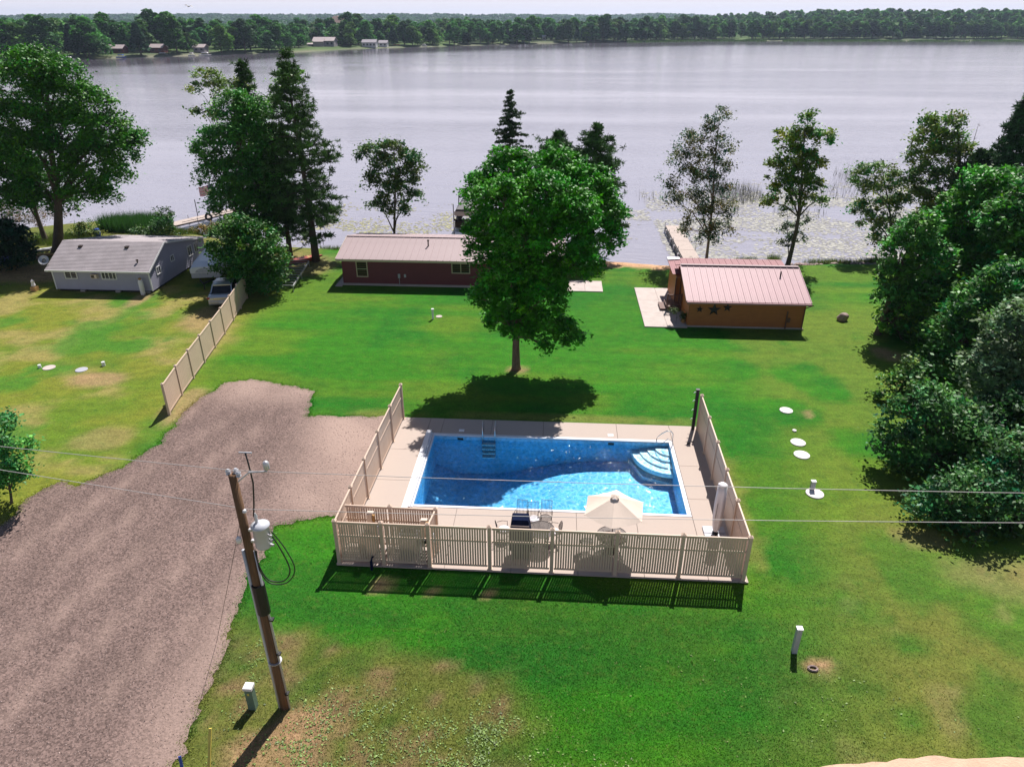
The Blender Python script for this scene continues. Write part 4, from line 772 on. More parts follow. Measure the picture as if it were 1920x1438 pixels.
# ------------------------------------------------------------ buildings
mk('grey_siding', (0.34, 0.33, 0.42), rough=0.55, var=0.07, scale=1.2)
mk('red_siding', (0.115, 0.012, 0.018), rough=0.6, var=0.12, scale=1.5)
mk('orange_siding', (0.36, 0.115, 0.022), rough=0.6, var=0.14, scale=1.5, stretch=(1, 1, 3))
mk('trim_white', (0.74, 0.73, 0.74), rough=0.5); mk('trim_tan', (0.46, 0.37, 0.27), rough=0.5)
mk('shingle', (0.34, 0.30, 0.315), rough=0.95, var=0.22, scale=0.9, bump=0.01, bscale=20, detail=6)
mk('metal_tan', (0.36, 0.275, 0.28), rough=0.6, spec=.3, metal=0.0, var=0.06, scale=0.8)
mk('metal_maroon', (0.33, 0.165, 0.19), rough=0.55, spec=.4, metal=0.0, var=0.12, scale=0.7)
mk('metal_maroon_dim_slope', (0.22, 0.045, 0.06), rough=0.5, metal=0.0, var=0.15, scale=0.7)  # roof maroon darkened in colour for the rear slope's weaker reflection
mk('glass_dark', (0.010, 0.011, 0.013), rough=0.05, spec=0.35)
mk('brown_wood', (0.12, 0.05, 0.035), rough=0.6, var=0.2, scale=3); mk('foundation', (0.36, 0.32, 0.30), rough=0.9, var=0.15, scale=2)
def lap(a, b, z0, prof, h=.13, t0=0, proud=.034):
    """lap boards on the wall a->b (outside on the right hand side); prof = [(t, z)] top outline"""
    mb = MB(); a = Vector((*a, 0)); b = Vector((*b, 0)); d = b - a; n = Vector((d.y, -d.x, 0)).normalized(); ts = np.array([p[0] for p in prof]); zs_ = np.array([p[1] for p in prof]); zt = zs_.max(); z = z0
    tt = np.linspace(0, 1, 401); top = np.interp(tt, ts, zs_)
    def ext(q): k = np.where(top >= q - 1e-6)[0]; return (tt[k[0]], tt[k[-1]]) if len(k) else None
    while z < zt - .01:
        z2 = min(z + h, zt - .004); e0, e1 = ext(z), ext(z2)
        if not e0 or not e1: break
        P = [a + d * e0[0] + n * proud, a + d * e0[1] + n * proud, a + d * e1[1] + n * .003, a + d * e1[0] + n * .003, a + d * e0[0], a + d * e0[1]]
        zz = [z, z, z2, z2, z, z]; mb.add([(p.x, p.y, q) for p, q in zip(P, zz)], [(0, 1, 2, 3), (4, 5, 1, 0)]); z += h
    return mb
def window(root, cx, cy, cz, wd, hg, tx, ty, mull=(0.5,), mat='trim_white', fw=.06, hm=()):
    """tangent (tx,ty); the outside is on its right hand side"""
    t = Vector((tx, ty, 0)); n = Vector((ty, -tx, 0)); c = Vector((cx, cy, cz))
    def bx(s0, s1, q0, q1, d0, d1):
        P = []
        for z in (q0, q1):
            for s_, d_ in ((s0, d0), (s1, d0), (s1, d1), (s0, d1)): p = c + t * s_ + n * d_; P.append((p.x, p.y, cz + z))
        return P, [(0, 3, 2, 1), (4, 5, 6, 7), (0, 1, 5, 4), (1, 2, 6, 5), (2, 3, 7, 6), (3, 0, 4, 7)]
    f = MB(); w2, h2 = wd / 2, hg / 2
    f.add(*bx(-w2, w2, h2 - fw, h2, -.02, .06)); f.add(*bx(-w2, w2, -h2, -h2 + fw, -.02, .07)); f.add(*bx(-w2, -w2 + fw, -h2 + fw, h2 - fw, -.02, .06)); f.add(*bx(w2 - fw, w2, -h2 + fw, h2 - fw, -.02, .06))
    for q in mull: x = -w2 + wd * q; f.add(*bx(x - fw * .4, x + fw * .4, -h2 + fw, h2 - fw, -.02, .05))
    for q in hm: z = -h2 + hg * q; f.add(*bx(-w2 + fw, w2 - fw, z - fw * .35, z + fw * .35, -.02, .045))
    fo = part('window', f, mat, root); g_ = MB(); g_.add(*bx(-w2 + fw, w2 - fw, -h2 + fw, h2 - fw, -.01, .028)); part('pane', g_, 'glass_dark', fo)
def roof_panels(root, x0, x1, ya, za, yb, zb_, n, mat, nm='roof_panel', rib=.03, t=.03):
    w_ = (x1 - x0) / n; dy, dz = yb - ya, zb_ - za; b = MB(); b.slab((.002, 0, 0), (w_ - .002, 0, 0), (w_ - .002, dy, dz), (.002, dy, dz), t)
    up = Vector((0, -dz, dy)).normalized() * (1 if dy > 0 else -1)
    b.beam(Vector((.02, 0, 0)) + up * rib / 2, Vector((.02, dy, dz)) + up * rib / 2, .035, rib)
    for k in (1, 2): b.beam(Vector((w_ * k / 3, 0, 0)) + up * .004, Vector((w_ * k / 3, dy, dz)) + up * .004, .02, .008)
    me = b.mesh(nm, mat)
    for i in range(n): link(nm, me, root, Vector((x0 + i * w_, ya, za)) - ORG[root.name])
# --- grey house
gh = thing('grey_house', 'small grey sided house with a shingle roof at the left', 'house', (-33.3, 48.1, 0))
gx0, gx1, gy0, gyr, gy1 = -37.0, -29.65, 48.1, 50.6, 57.0; ze, zr, zb2 = 1.78, 3.12, 1.75
b = MB().box(gx0 + .05, gy0 + .05, .15, gx1 - .05, gy1 - .05, ze - .05); part('wall', b, 'grey_siding', gh)
part('gable', MB().poly([(gx1 - .06, gy0, ze - .1), (gx1 - .06, gyr, zr - .08), (gx1 - .06, gy1, zb2 - .08), (gx1 - .06, gy1, ze - .5), (gx1 - .06, gy0, ze - .5)], (.05, 0, 0)), 'grey_siding', gh); part('gable', MB().poly([(gx0, gy0, ze - .1), (gx0, gyr, zr - .08), (gx0, gy1, zb2 - .08), (gx0, gy1, ze - .5), (gx0, gy0, ze - .5)], (.05, 0, 0)), 'grey_siding', gh)
part('lap_siding', lap((gx0, gy0), (gx1, gy0), .18, [(0, ze), (1, ze)]), 'grey_siding', gh, kind='stuff', fix=False)
part('lap_siding', lap((gx1, gy0), (gx1, gy1), .18, [(0, ze), ((gyr - gy0) / (gy1 - gy0), zr - .03), (1, zb2)]), 'grey_siding', gh, kind='stuff', fix=False)
part('gap_shade', MB().box(gx0 + .12, gy0 + .12, 0, gx1 - .12, gy1 - .1, .16), 'black', gh)  # black block stands in for shade in the gap under the house
for x in (-35.2, -32.5, -30.2): part('pier', MB().box(x, gy0 - .06, 0, x + .35, gy0 + .14, .13), 'foundation', gh)
for x in (gx0, gx1): part('corner_board', MB().box(x - .04, gy0 - .04, .16, x + .04, gy0 + .05, ze), 'trim_white', gh)
def courses(root, x0, x1, ya, za, yb, zb_, h, mat):
    L_ = math.hypot(yb - ya, zb_ - za); n = int(L_ / h); b = MB(); d = Vector((0, yb - ya, zb_ - za)) / L_; up = Vector((0, -d.z, d.y)) * (1 if yb > ya else -1)
    for i in range(n):
        s0 = Vector((0, ya, za)) + d * (i * L_ / n); s1 = Vector((0, ya, za)) + d * ((i + 1) * L_ / n)
        P = [s0 + up * .05, s1 + up * .035, s0 + up * .03]; b.add([(x0, P[0].y, P[0].z), (x1, P[0].y, P[0].z), (x1, P[1].y, P[1].z), (x0, P[1].y, P[1].z), (x0, P[2].y, P[2].z), (x1, P[2].y, P[2].z)], [(0, 1, 2, 3), (4, 5, 1, 0)])
    return b
rf_ = part('roof', MB().slab((gx0 - .3, gy0 - .32, ze - .10), (gx1 + .22, gy0 - .32, ze - .10), (gx1 + .22, gyr, zr), (gx0 - .3, gyr, zr), .07).slab((gx0 - .3, gyr + .001, zr), (gx1 + .22, gyr + .001, zr), (gx1 + .22, gy1 + .3, zb2 - .07), (gx0 - .3, gy1 + .3, zb2 - .07), .07), 'shingle', gh)
part('shingle_courses', courses(gh, gx0 - .3, gx1 + .22, gy0 - .32, ze - .10, gyr, zr, .14, 'shingle'), 'shingle', rf_, kind='stuff', fix=False)
part('shingle_courses', courses(gh, gx0 - .3, gx1 + .22, gy1 + .3, zb2 - .07, gyr, zr, .14, 'shingle'), 'shingle', rf_, kind='stuff', fix=False)
part('fascia', MB().box(gx0 - .3, gy0 - .36, ze - .17, gx1 + .22, gy0 - .32, ze - .05).beam((gx1 + .24, gy0 - .32, ze - .12), (gx1 + .24, gyr, zr - .02), .03, .12).beam((gx1 + .24, gyr, zr - .02), (gx1 + .24, gy1 + .3, zb2 - .09), .03, .12), 'trim_white', gh)
for x, y, z in ((-35.6, 50.0, 2.83), (-32.0, 50.0, 2.83)): part('roof_vent', MB().box(x - .14, y - .12, z - .06, x + .14, y + .12, z + .12), 'wire_dark', rf_)
part('vent_pipe', MB().cyl(-30.6, 48.6, 1.8, 2.35, .05, n=8).cyl(-30.6, 48.6, 2.3, 2.38, .09, n=8), 'wire_dark', rf_)
window(gh, -35.6, gy0, 1.28, .95, .58, 1, 0); window(gh, -32.7, gy0, 1.28, 1.15, .58, 1, 0, (.25, .5, .75))
window(gh, gx1, 49.4, 1.35, .65, .60, 0, 1); window(gh, gx1, 51.6, 1.6, .55, .50, 0, 1); window(gh, gx1, 54.4, 1.35, .75, .85, 0, 1); window(gh, gx1, 55.5, 1.35, .75, .85, 0, 1)
o = thing('air_conditioner', 'window air conditioner between the two front windows of the grey house', 'air conditioner', (-33.75, 47.95, 1.2)); part('case', MB().box(-33.95, 47.82, 1.12, -33.5, 48.08, 1.42), 'canvas', o); part('grille', MB().box(-33.90, 47.80, 1.17, -33.68, 47.82, 1.37), 'wire_dark', o)
o = thing('gas_cylinder', 'tall white gas cylinder against the front of the grey house', 'gas cylinder', (-30.2, 47.75, 0)); part('tank', MB().lathe([(.15, 0), (.17, .08), (.17, 1.0), (.12, 1.14), (.05, 1.17)], (-30.2, 47.72, 0), 16), 'canvas_white', o, smooth=True); part('valve_cap', MB().cyl(-30.2, 47.72, 1.15, 1.27, .10, .10, n=10), 'wood_post', o)
o = thing('satellite_dish', 'grey satellite dish on the left corner of the grey house', 'satellite dish', (-37.2, 48.2, 1.75)); c = Vector((-37.35, 48.1, 2.35)); ax = Vector((.25, -.75, .55)).normalized(); tx = ax.cross(Vector((0, 0, 1))).normalized(); ty = tx.cross(ax); P = [c]; Fs = []
for i in range(1, 4):
    for k in range(16): a = 6.283 * k / 16; r_ = .12 * i; P.append(c + (tx * math.cos(a) + ty * math.sin(a)) * r_ + ax * (r_ * r_ * .6))
for k in range(16): Fs.append((0, 1 + k, 1 + (k + 1) % 16))
for i in range(2):
    for k in range(16): Fs.append((1 + 16 * i + k, 1 + 16 * i + (k + 1) % 16, 1 + 16 * (i + 1) + (k + 1) % 16, 1 + 16 * (i + 1) + k))
part('dish', MB().add(P, Fs), 'steel_dull', o, smooth=True, fix=False); part('arm', MB().tube([c, (-37.2, 48.2, 2.0), (-37.15, 48.2, 1.75)], .025, 6), 'steel_dull', o); part('receiver', MB().tube([c, c + ax * .35 - ty * .2], .015, 5).box(c.x + ax.x * .35 - .04, c.y + ax.y * .35 - .04, c.z + ax.z * .35 - .25, c.x + ax.x * .35 + .04, c.y + ax.y * .35 + .04, c.z + ax.z * .35 - .15), 'black', o)

# --- red cottage
rc = thing('red_cottage', 'long dark red cottage with a pale ribbed metal roof behind the lawn tree', 'cottage', (-7.5, 51, 0))
ex0 = at(637, 487, 50.45)[0].x; ey, ez = 50.45, at(700, 487, 50.45)[0].z; rx0 = at(651, 443.5, 54.0)[0].x; rz_ = at(700, 443.5, 54.0)[0].z; x0r, x1r = min(ex0, rx0), .75; wx0, wx1, wy0, wy1 = x0r + .3, .45, 50.85, 57.2
part('wall', MB().box(wx0, wy0, .1, wx1, wy1, ez - .02), 'red_siding', rc); part('foundation', MB().box(wx0 - .03, wy0 - .03, 0, wx1 + .03, wy1, .14), 'foundation', rc)
part('gable', MB().poly([(wx0, wy0, ez - .1), (wx0, 54.0, rz_ - .06), (wx0, wy1, ez - .1)], (.05, 0, 0)), 'red_siding', rc); part('gable', MB().poly([(wx1 - .05, wy0, ez - .1), (wx1 - .05, 54.0, rz_ - .06), (wx1 - .05, wy1, ez - .1)], (.05, 0, 0)), 'red_siding', rc)
part('lap_siding', lap((wx0, wy0), (wx1, wy0), .15, [(0, ez), (1, ez)], h=.16), 'red_siding', rc, kind='stuff', fix=False)
roof_panels(rc, x0r, x1r, ey, ez, 54.0, rz_, 34, 'metal_tan'); roof_panels(rc, x0r, x1r, 57.6, ez, 54.0, rz_ - .002, 34, 'metal_tan')
part('ridge_cap', MB().box(x0r, 53.88, rz_ + .01, x1r, 54.12, rz_ + .045), 'metal_tan', rc); part('fascia', MB().box(x0r, ey - .03, ez - .17, x1r, ey, ez - .02), 'trim_tan', rc)
part('rake_trim', MB().beam((x0r - .02, ey, ez - .04), (x0r - .02, 54, rz_ - .04), .04, .12), 'trim_tan', rc)
zc = lambda v: at(700, v, wy0)[0].z
window(rc, at(679, 506, wy0)[0].x, wy0, 1.28, .88, 1.25, 1, 0, (), 'trim_tan', .07, (.5,)); window(rc, at(864, 501, wy0)[0].x, wy0, 1.48, 1.4, .82, 1, 0, (.5,), 'trim_tan', .07)
part('vent_pipe', MB().cyl(at(803, 460, 52.6)[0].x, 52.6, 2.6, 3.05, .05, n=8).cyl(at(803, 460, 52.6)[0].x, 52.6, 3.02, 3.1, .08, n=8), 'wire_dark', rc)
part('porch_light', MB().box(at(820, 492, wy0)[0].x - .14, wy0 - .1, 1.92, at(820, 492, wy0)[0].x + .14, wy0 - .02, 2.02), 'trim_white', rc)
mx_ = at(749, 522, wy0)[0].x; part('meter', MB().box(mx_ - .08, wy0 - .12, .65, mx_ + .08, wy0 - .02, .95).cyl(mx_, wy0 - .06, 0, .65, .02, n=6).box(mx_ + .38, wy0 - .1, .7, mx_ + .52, wy0 - .02, .92), 'grey_box', rc)
struct('cottage_apron', MB().box(wx0 - .55, wy0 - .45, 0, wx0 - .03, wy1, .05).box(wx0 - .03, wy0 - .1, 0, wx1, wy0 - .031, .05), 'concrete_old')
pt = struct('small_patio', MB().box(.95, 50.35, 0, 3.6, 52.75, .03), 'joint')
for i in range(2): part('slab', MB().box(.96 + 1.33 * i, 50.36, .031, .96 + 1.33 * i + 1.31, 52.74, .06), 'concrete_old', pt)

# --- orange cottage
oc = thing('orange_cottage', 'orange timber cottage with a shiny maroon metal roof on the right', 'cottage', (12.5, 44, 0))
oy0 = 44.0; oe_y = 43.55; oe_z = at(1400, 567, oe_y)[0].z; o_ry = 47.2; orz = at(1390, 499, o_ry)[0].z; xl = at(1288, 565, oe_y)[0].x; xr = at(1522, 569, oe_y)[0].x; a0, a1 = 8.8, 16.2
part('wall', MB().box(a0, oy0, .1, a1, 50.8, oe_z - .02), 'orange_siding', oc); part('foundation', MB().box(a0 - .03, oy0 - .03, 0, a1 + .03, 50.8, .12), 'foundation', oc)
part('gable', MB().poly([(a0, oy0, oe_z - .1), (a0, o_ry, orz - .06), (a0, 50.6, oe_z)], (.05, 0, 0)), 'orange_siding', oc); part('gable', MB().poly([(a1 - .05, oy0, oe_z - .1), (a1 - .05, o_ry, orz - .06), (a1 - .05, 50.6, oe_z)], (.05, 0, 0)), 'orange_siding', oc)
part('lap_siding', lap((a0, oy0), (a1, oy0), .13, [(0, oe_z), (1, oe_z)], h=.15), 'orange_siding', oc, kind='stuff', fix=False)
part('lap_siding', lap((a0, 50.6), (a0, oy0), .13, [(0, oe_z), (.5, orz - .08), (1, oe_z)], h=.15), 'orange_siding', oc, kind='stuff', fix=False)
roof_panels(oc, xl, xr, oe_y, oe_z, o_ry, orz, 19, 'metal_maroon'); roof_panels(oc, xl, xr, 49.3, oe_z + .55, o_ry, orz - .002, 19, 'metal_maroon')
part('ridge_cap', MB().box(xl, o_ry - .12, orz + .015, xr, o_ry + .12, orz + .055), 'metal_tan', oc)
part('gutter', MB().box(xl, oe_y - .12, oe_z - .14, xr, oe_y - .0, oe_z - .03), 'metal_maroon', oc); part('rake_trim', MB().beam((xl - .02, oe_y, oe_z - .03), (xl - .02, o_ry, orz - .03), .04, .12).beam((xr + .02, oe_y, oe_z - .03), (xr + .02, o_ry, orz - .03), .04, .12), 'metal_maroon', oc)
part('downspout', MB().tube([(a1 + .25, oe_y - .05, oe_z - .12), (a1 + .2, oy0 - .06, oe_z - .35), (a1 - .06, oy0 - .06, oe_z - .5), (a1 - .06, oy0 - .06, .12), (a1, oy0 - .25, .08)], .04, 8), 'brown_wood', oc)
part('vent_pipe', MB().cyl(at(1463, 520, 46.2)[0].x, 46.2, 2.7, 3.2, .05, n=8), 'wire_dark', oc)
sx0 = at(1262, 500, 48.2)[0].x; sx1 = at(1468, 490, 50.8)[0].x
roof_panels(oc, sx0, sx1, 48.1, 2.25, 51.3, 2.44, 18, 'metal_maroon_dim_slope', 'porch_roof_panel'); part('flashing', MB().slab((sx0, 50.7, 2.49), (sx0 + .9, 50.9, 2.49), (sx0 + .9, 51.3, 2.52), (sx0, 51.25, 2.52), .03), 'white_vinyl', oc)
part('porch_wall', MB().box(sx0 + .25, 47.6, .1, a0 - .01, 51.0, 2.18), 'orange_siding', oc); part('corner_post', MB().box(sx0 + .17, 47.5, .1, sx0 + .25, 47.6, 2.2).box(a0 - .12, 47.48, .1, a0 - .02, 47.58, 2.2), 'brown_wood', oc)
def star(cx, cz, r):
    P = []
    for k in range(10): a = R(90 + 36 * k); q = r if k % 2 == 0 else r * .40; P.append((cx + q * math.cos(a), oy0 - .05, cz + q * math.sin(a)))
    n = 10; c0 = (cx, oy0 - .13, cz); return MB().add(P + [c0, (cx, oy0 - .04, cz)], [(k, (k + 1) % n, n) for k in range(n)] + [((k + 1) % n, k, n + 1) for k in range(n)])
for u, v, r_, lab in ((1312, 580, .26, 'smallest black metal star on the orange cottage wall, leftmost'), (1339, 581, .46, 'biggest black metal star in the middle on the orange cottage wall'), (1364, 577, .32, 'black metal star nearest the middle of the orange wall, rightmost')):
    p = at(u, v, oy0 - .05)[0]; solo('wall_star', star(p.x, p.z, r_), 'black', lab, 'star', (p.x, oy0, p.z), 'metal stars on the orange cottage')
part('meter_post', MB().box(15.05, oy0 - .1, .05, 15.12, oy0 - .03, 1.25).box(15.16, oy0 - .12, .5, 15.32, oy0 - .03, .8), 'brown_wood', oc)
pt = struct('cottage_patio', MB().box(6.0, 43.75, 0, 8.77, 51.4, .03), 'joint')
for i, (xa, xb) in enumerate(((6.0, 7.5), (7.5, 8.77))):
    for ya, yb in ((43.75, 46.3), (46.3, 48.85), (48.85, 51.4)): part('slab', MB().box(xa + .008, ya + .008, .031, xb - .008, yb - .008, .065), 'concrete_old', pt)
st = thing('porch_steps', 'brown wooden porch with slatted railing and steps left of the orange cottage', 'porch', (8.0, 47.2, .06))
part('platform', MB().box(7.75, 46.6, .3, 8.76, 48.0, .42), 'brown_wood', st); part('tread', MB().box(7.35, 46.7, .14, 7.74, 48.0, .22), 'brown_wood', st); part('skirt', MB().box(7.8, 46.65, .066, 8.75, 46.7, .3), 'brown_wood', st)
part('handrail', MB().box(7.74, 46.6, 1.2, 8.76, 46.68, 1.27), 'brown_wood', st); part('bottom_rail', MB().box(7.8, 46.62, .5, 8.7, 46.66, .55), 'brown_wood', st)
for x in (7.78, 8.7): part('newel_post', MB().box(x - .05, 46.59, .42, x + .05, 46.69, 1.33), 'brown_wood', st)
bal = MB().box(-.015, -.015, 0, .015, .015, .66).mesh('baluster', 'brown_wood')
for k in range(8): link('baluster', bal, st, Vector((7.9 + .1 * k, 46.64, .55)) - ORG[st.name])
mk('flower', None, rough=.7, attr='Col', trans=.2)
hb_ = thing('hanging_basket', 'hanging plant basket on a hook by the orange cottage corner', 'plant', (8.2, 44.4, .06)); part('hook', MB().tube([(8.1, 44.3, .06), (8.1, 44.3, 1.3), (8.0, 44.3, 1.42), (7.9, 44.3, 1.3)], .012, 6), 'black', hb_)
g = np.random.default_rng(3); c = np.array([7.9, 44.3, 1.0]) + g.normal(size=(260, 3)) * np.array([.17, .17, .10]); V = leafcards(c, .06, g); me = npmesh('foliage', V - np.array([8.2, 44.4, .06]), 4, 'leaf', np.array([[.06, .10, .025]]) * g.uniform(.5, 1.6, (260, 1))); link('foliage', me, hb_)
pl = thing('potted_plant', 'leafy potted plant at the foot of the orange wall', 'plant', (8.62, 44.6, .06)); part('pot', MB().lathe([(.12, 0), (.16, .25), (.14, .25), (0, .24)], (8.62, 44.6, .066), 12), 'wood_post', pl)
c = np.array([8.62, 44.6, .55]) + g.normal(size=(220, 3)) * np.array([.13, .13, .15]); me = npmesh('foliage', leafcards(c, .07, g) - np.array([8.62, 44.6, .06]), 4, 'leaf', np.array([[.05, .09, .02]]) * g.uniform(.5, 1.6, (220, 1))); link('foliage', me, pl)
# ------------------------------------------------------------ utility pole, wires and street-side furniture
mk('pole_wood', (0.15, 0.08, 0.042), rough=0.9, var=0.55, scale=1.6, stretch=(9, 9, .5), bump=0.015, bscale=4)
mk('galv', (0.55, 0.54, 0.57), rough=0.45, metal=0.5, var=0.12, scale=4)
mk('transformer_grey', (0.52, 0.53, 0.58), rough=0.4, var=0.05, scale=3)
mk('wire_alu', (0.48, 0.45, 0.45), rough=0.5, metal=0.3); mk('green_box', (0.13, 0.20, 0.16), rough=0.5, var=0.08, scale=3)
mk('yellow', (0.62, 0.50, 0.10), rough=0.5, var=.1); mk('blue', (0.02, 0.06, 0.32), rough=0.4); mk('rock', (0.30, 0.22, 0.20), rough=0.95, var=0.35, scale=5, bump=0.03, bscale=7)
up = thing('utility_pole', 'wooden utility pole with a grey transformer beside the gravel drive', 'utility pole', (-7.56, 13.85, 0)); px, py = -7.56, 13.85
def smooth_path(P, n=5):
    P = [Vector(q) for q in P]; out = []
    for i in range(len(P) - 1):
        a, b, c, d = P[max(i - 1, 0)], P[i], P[i + 1], P[min(i + 2, len(P) - 1)]
        for k in range(n): t = k / n; out.append(((b * 2) + (c - a) * t + (a * 2 - b * 5 + c * 4 - d) * t * t + (b * 3 - a - c * 3 + d) * t ** 3) * .5)
    return out + [P[-1]]
lean = lambda z: Vector((px - .012 * z, py, z))
part('pole', MB().tube([lean(z) for z in (-.1, 2, 4, 6, 8.2)], [.145, .138, .128, .115, .10], 14), 'pole_wood', up, smooth=True)
part('conduit', MB().tube([lean(z) + Vector((.15, -.05, 0)) for z in (0, 2, 4, 5.9)], .032, 8), 'galv', up, smooth=True)
part('conduit', MB().tube([lean(z) + Vector((-.155, -.04, 0)) for z in (0, 2, 4, 5.9)], .045, 8), 'transformer_grey', up, smooth=True)
part('cable_guard', MB().tube([lean(3.75) + Vector((0.02, -.02, 0)), lean(4.75) + Vector((0.02, -.02, 0))], .172, 14), 'black', up)
part('strap', MB().tube([lean(1.9) + Vector((.01, -.01, -.012)), lean(1.9) + Vector((.01, -.01, .012))], .19, 16), 'galv', up)
for z in (.6, 2.2, 3.5): part('clip', MB().box(px + .11, py - .11, z, px + .21, py + .02, z + .05), 'black', up)
tf = part('transformer', MB().lathe([(.0, 0), (.19, 0), (.205, .04), (.205, .62), (.235, .63), (.235, .67), (.12, .74), (0, .76)], lean(6.05) + Vector((.42, -.02, 0)), 22), 'transformer_grey', up, smooth=True)
part('bushing', MB().lathe([(.05, 0), (.03, .06), (.05, .1), (.03, .15), (.05, .2), (.015, .3)], lean(6.78) + Vector((.36, -.02, 0)), 10), 'galv', tf)
part('bracket', MB().box(px - .1, py - .04, 6.15, px + .25, py + .04, 6.22).box(px - .1, py - .04, 6.5, px + .25, py + .04, 6.57), 'galv', up)
for k, z in enumerate((6.15, 6.3, 6.45)): part('lug', MB().beam(lean(z) + Vector((.6, -.06, 0)), lean(z) + Vector((.72, -.1, 0)), .04, .05), 'galv', tf)
part('lamp_head', MB().lathe([(0, 0), (.07, .03), (.07, .14), (.03, .2), (0, .2)], lean(6.28) + Vector((-.1, -.22, 0)), 12), 'canvas_white', up, smooth=True)
part('service_cable', MB().tube(smooth_path([lean(6.5) + Vector((.65, -.05, 0)), lean(6.1) + Vector((.85, -.1, 0)), lean(5.4) + Vector((1.02, -.12, 0)), lean(5.0) + Vector((.8, -.12, 0)), lean(5.0) + Vector((.4, -.12, 0)), lean(5.4) + Vector((.22, -.1, 0)), lean(5.95) + Vector((.18, -.08, 0))]), .018, 6), 'black', up, smooth=True)
part('service_cable', MB().tube(smooth_path([lean(6.5) + Vector((.66, .02, 0)), lean(6.0) + Vector((.95, -.02, 0)), lean(5.35) + Vector((1.12, -.05, 0)), lean(4.9) + Vector((.85, -.08, 0)), lean(4.88) + Vector((.4, -.1, 0)), lean(5.3) + Vector((.2, -.1, 0)), lean(5.9) + Vector((.2, -.05, 0))]), .015, 6), 'black', up, smooth=True)
part('jumper_cable', MB().tube([lean(6.95) + Vector((.3, 0, 0)), lean(7.3) + Vector((.35, .05, 0)), lean(7.9) + Vector((.42, .1, 0)), lean(8.35) + Vector((.4, .12, 0)), lean(8.75) + Vector((.36, .15, 0))], .02, 6), 'black', up, smooth=True)
part('cutout_arm', MB().tube([lean(8.0) + Vector((.1, 0, 0)), lean(8.25) + Vector((.4, .05, 0)), lean(8.3) + Vector((.85, .05, 0))], .022, 6), 'galv', up)
part('cross_bracket', MB().tube([lean(8.75) + Vector((.2, .15, 0)), lean(8.75) + Vector((.52, .15, 0))], .02, 6), 'galv', up)
part('surge_arrester', MB().lathe([(.05, 0), (.075, .03), (.075, .2), (.04, .24), (0, .25)], lean(8.35) + Vector((.86, .05, 0)), 12), 'galv', up, smooth=True)
for dx, dy in ((-.12, .05), (.05, .1), (.16, -.02)): part('insulator', MB().lathe([(.03, 0), (.07, .04), (.04, .08), (.07, .12), (.03, .17), (0, .17)], lean(8.15) + Vector((dx, dy, 0)), 10), 'galv', up)
part('insulator', MB().lathe([(.03, 0), (.06, .04), (.04, .09), (0, .1)], lean(7.1) + Vector((.12, -.05, 0)), 10), 'galv', up)
def wire(label, pts, r=.008):
    P = []; 
    for i in range(len(pts) - 1):
        a, b = Vector(pts[i]), Vector(pts[i + 1]); L_ = (b - a).length
        for k in range(12): t = k / 12; p = a.lerp(b, t); p.z -= L_ * L_ * .00022 * 4 * t * (1 - t) * 1.0; P.append(p)
    P.append(Vector(pts[-1])); return solo('power_line', MB().tube(P, r, 5), 'wire_alu', label, 'wire', P[0], 'overhead wires', smooth=True)
wire('upper overhead wire crossing the picture at the pole top', [(-46, 13.7, 12.6), (px - .1, py, 8.33), (45, 13.9, 10.35)])
wire('lower overhead wire crossing the picture above the transformer', [(-46, 13.7, 14.2), (px + .1, py, 7.18), (45, 13.9, 10.1)])
wire('thin dark guy wire slanting from the pole down to the gravel', [tuple(lean(7.0)), (-10.6, 16.0, 0.05)], .007).data.materials[0] = MATS['black']
bx_ = thing('utility_pedestal', 'short green utility box with a pale lid left of the pole', 'utility box', (-8.49, 13.75, 0)); part('body', MB().box(-8.60, 13.66, 0, -8.38, 13.86, .82), 'green_box', bx_); part('lid', MB().box(-8.62, 13.64, .82, -8.36, 13.88, .92), 'canvas_white', bx_)
part('warning_label', MB().box(-8.53, 13.652, .62, -8.47, 13.659, .70), 'yellow', bx_)
solo('marker_stake', MB().beam((-8.78, 11.4, 0), (-8.80, 12.1, 1.25), .07, .05), 'yellow', 'yellow plastic marker stake by the gravel edge at the bottom', 'marker', (-8.78, 11.4, 0))
solo('marker_stake', MB().beam((-9.2, 11.1, 0), (-9.42, 11.5, .9), .07, .05), 'blue', 'short blue marker stake by the gravel edge at the bottom', 'marker', (-9.25, 11.1, 0))
wp = thing('marker_post', 'square grey post with a white top standing in the lawn right of the fence', 'post', (7.98, 16.85, 0)); part('shaft', MB().box(7.90, 16.78, 0, 8.06, 16.92, 1.02), 'grey_box', wp); part('cap', MB().box(7.885, 16.765, 1.02, 8.075, 16.935, 1.06), 'white_vinyl', wp)
b = MB().tube([(8.37 + .14 * math.cos(a), 16.2 + .10 * math.sin(a), .04) for a in np.linspace(0, 6.283, 10, endpoint=False)], .035, 5, closed=True); solo('dirt_mound', b, 'rock', 'small round earth mound below the grey marker post', 'mound', (8.37, 16.2, 0))
def lid(label, x, y, r, h=.07, mat='concrete_old', cat='septic lid'):
    b = MB().lathe([(r, 0), (r, h * .8), (r * .96, h), (0, h + .01)], (x, y, -.01), 26); return solo('septic_lid', b, mat, label, cat, (x, y, 0), 'round lids in the lawn')
mk('pale_lid', (0.72, 0.66, 0.66), rough=0.8, var=0.08, scale=3)
lid('white round lid farthest from the camera in the row right of the pool', 12.15, 32.9, .33, .06, 'pale_lid'); lid('tiny white round cap between the first and second white lids', 11.98, 30.85, .10, .07, 'pale_lid')
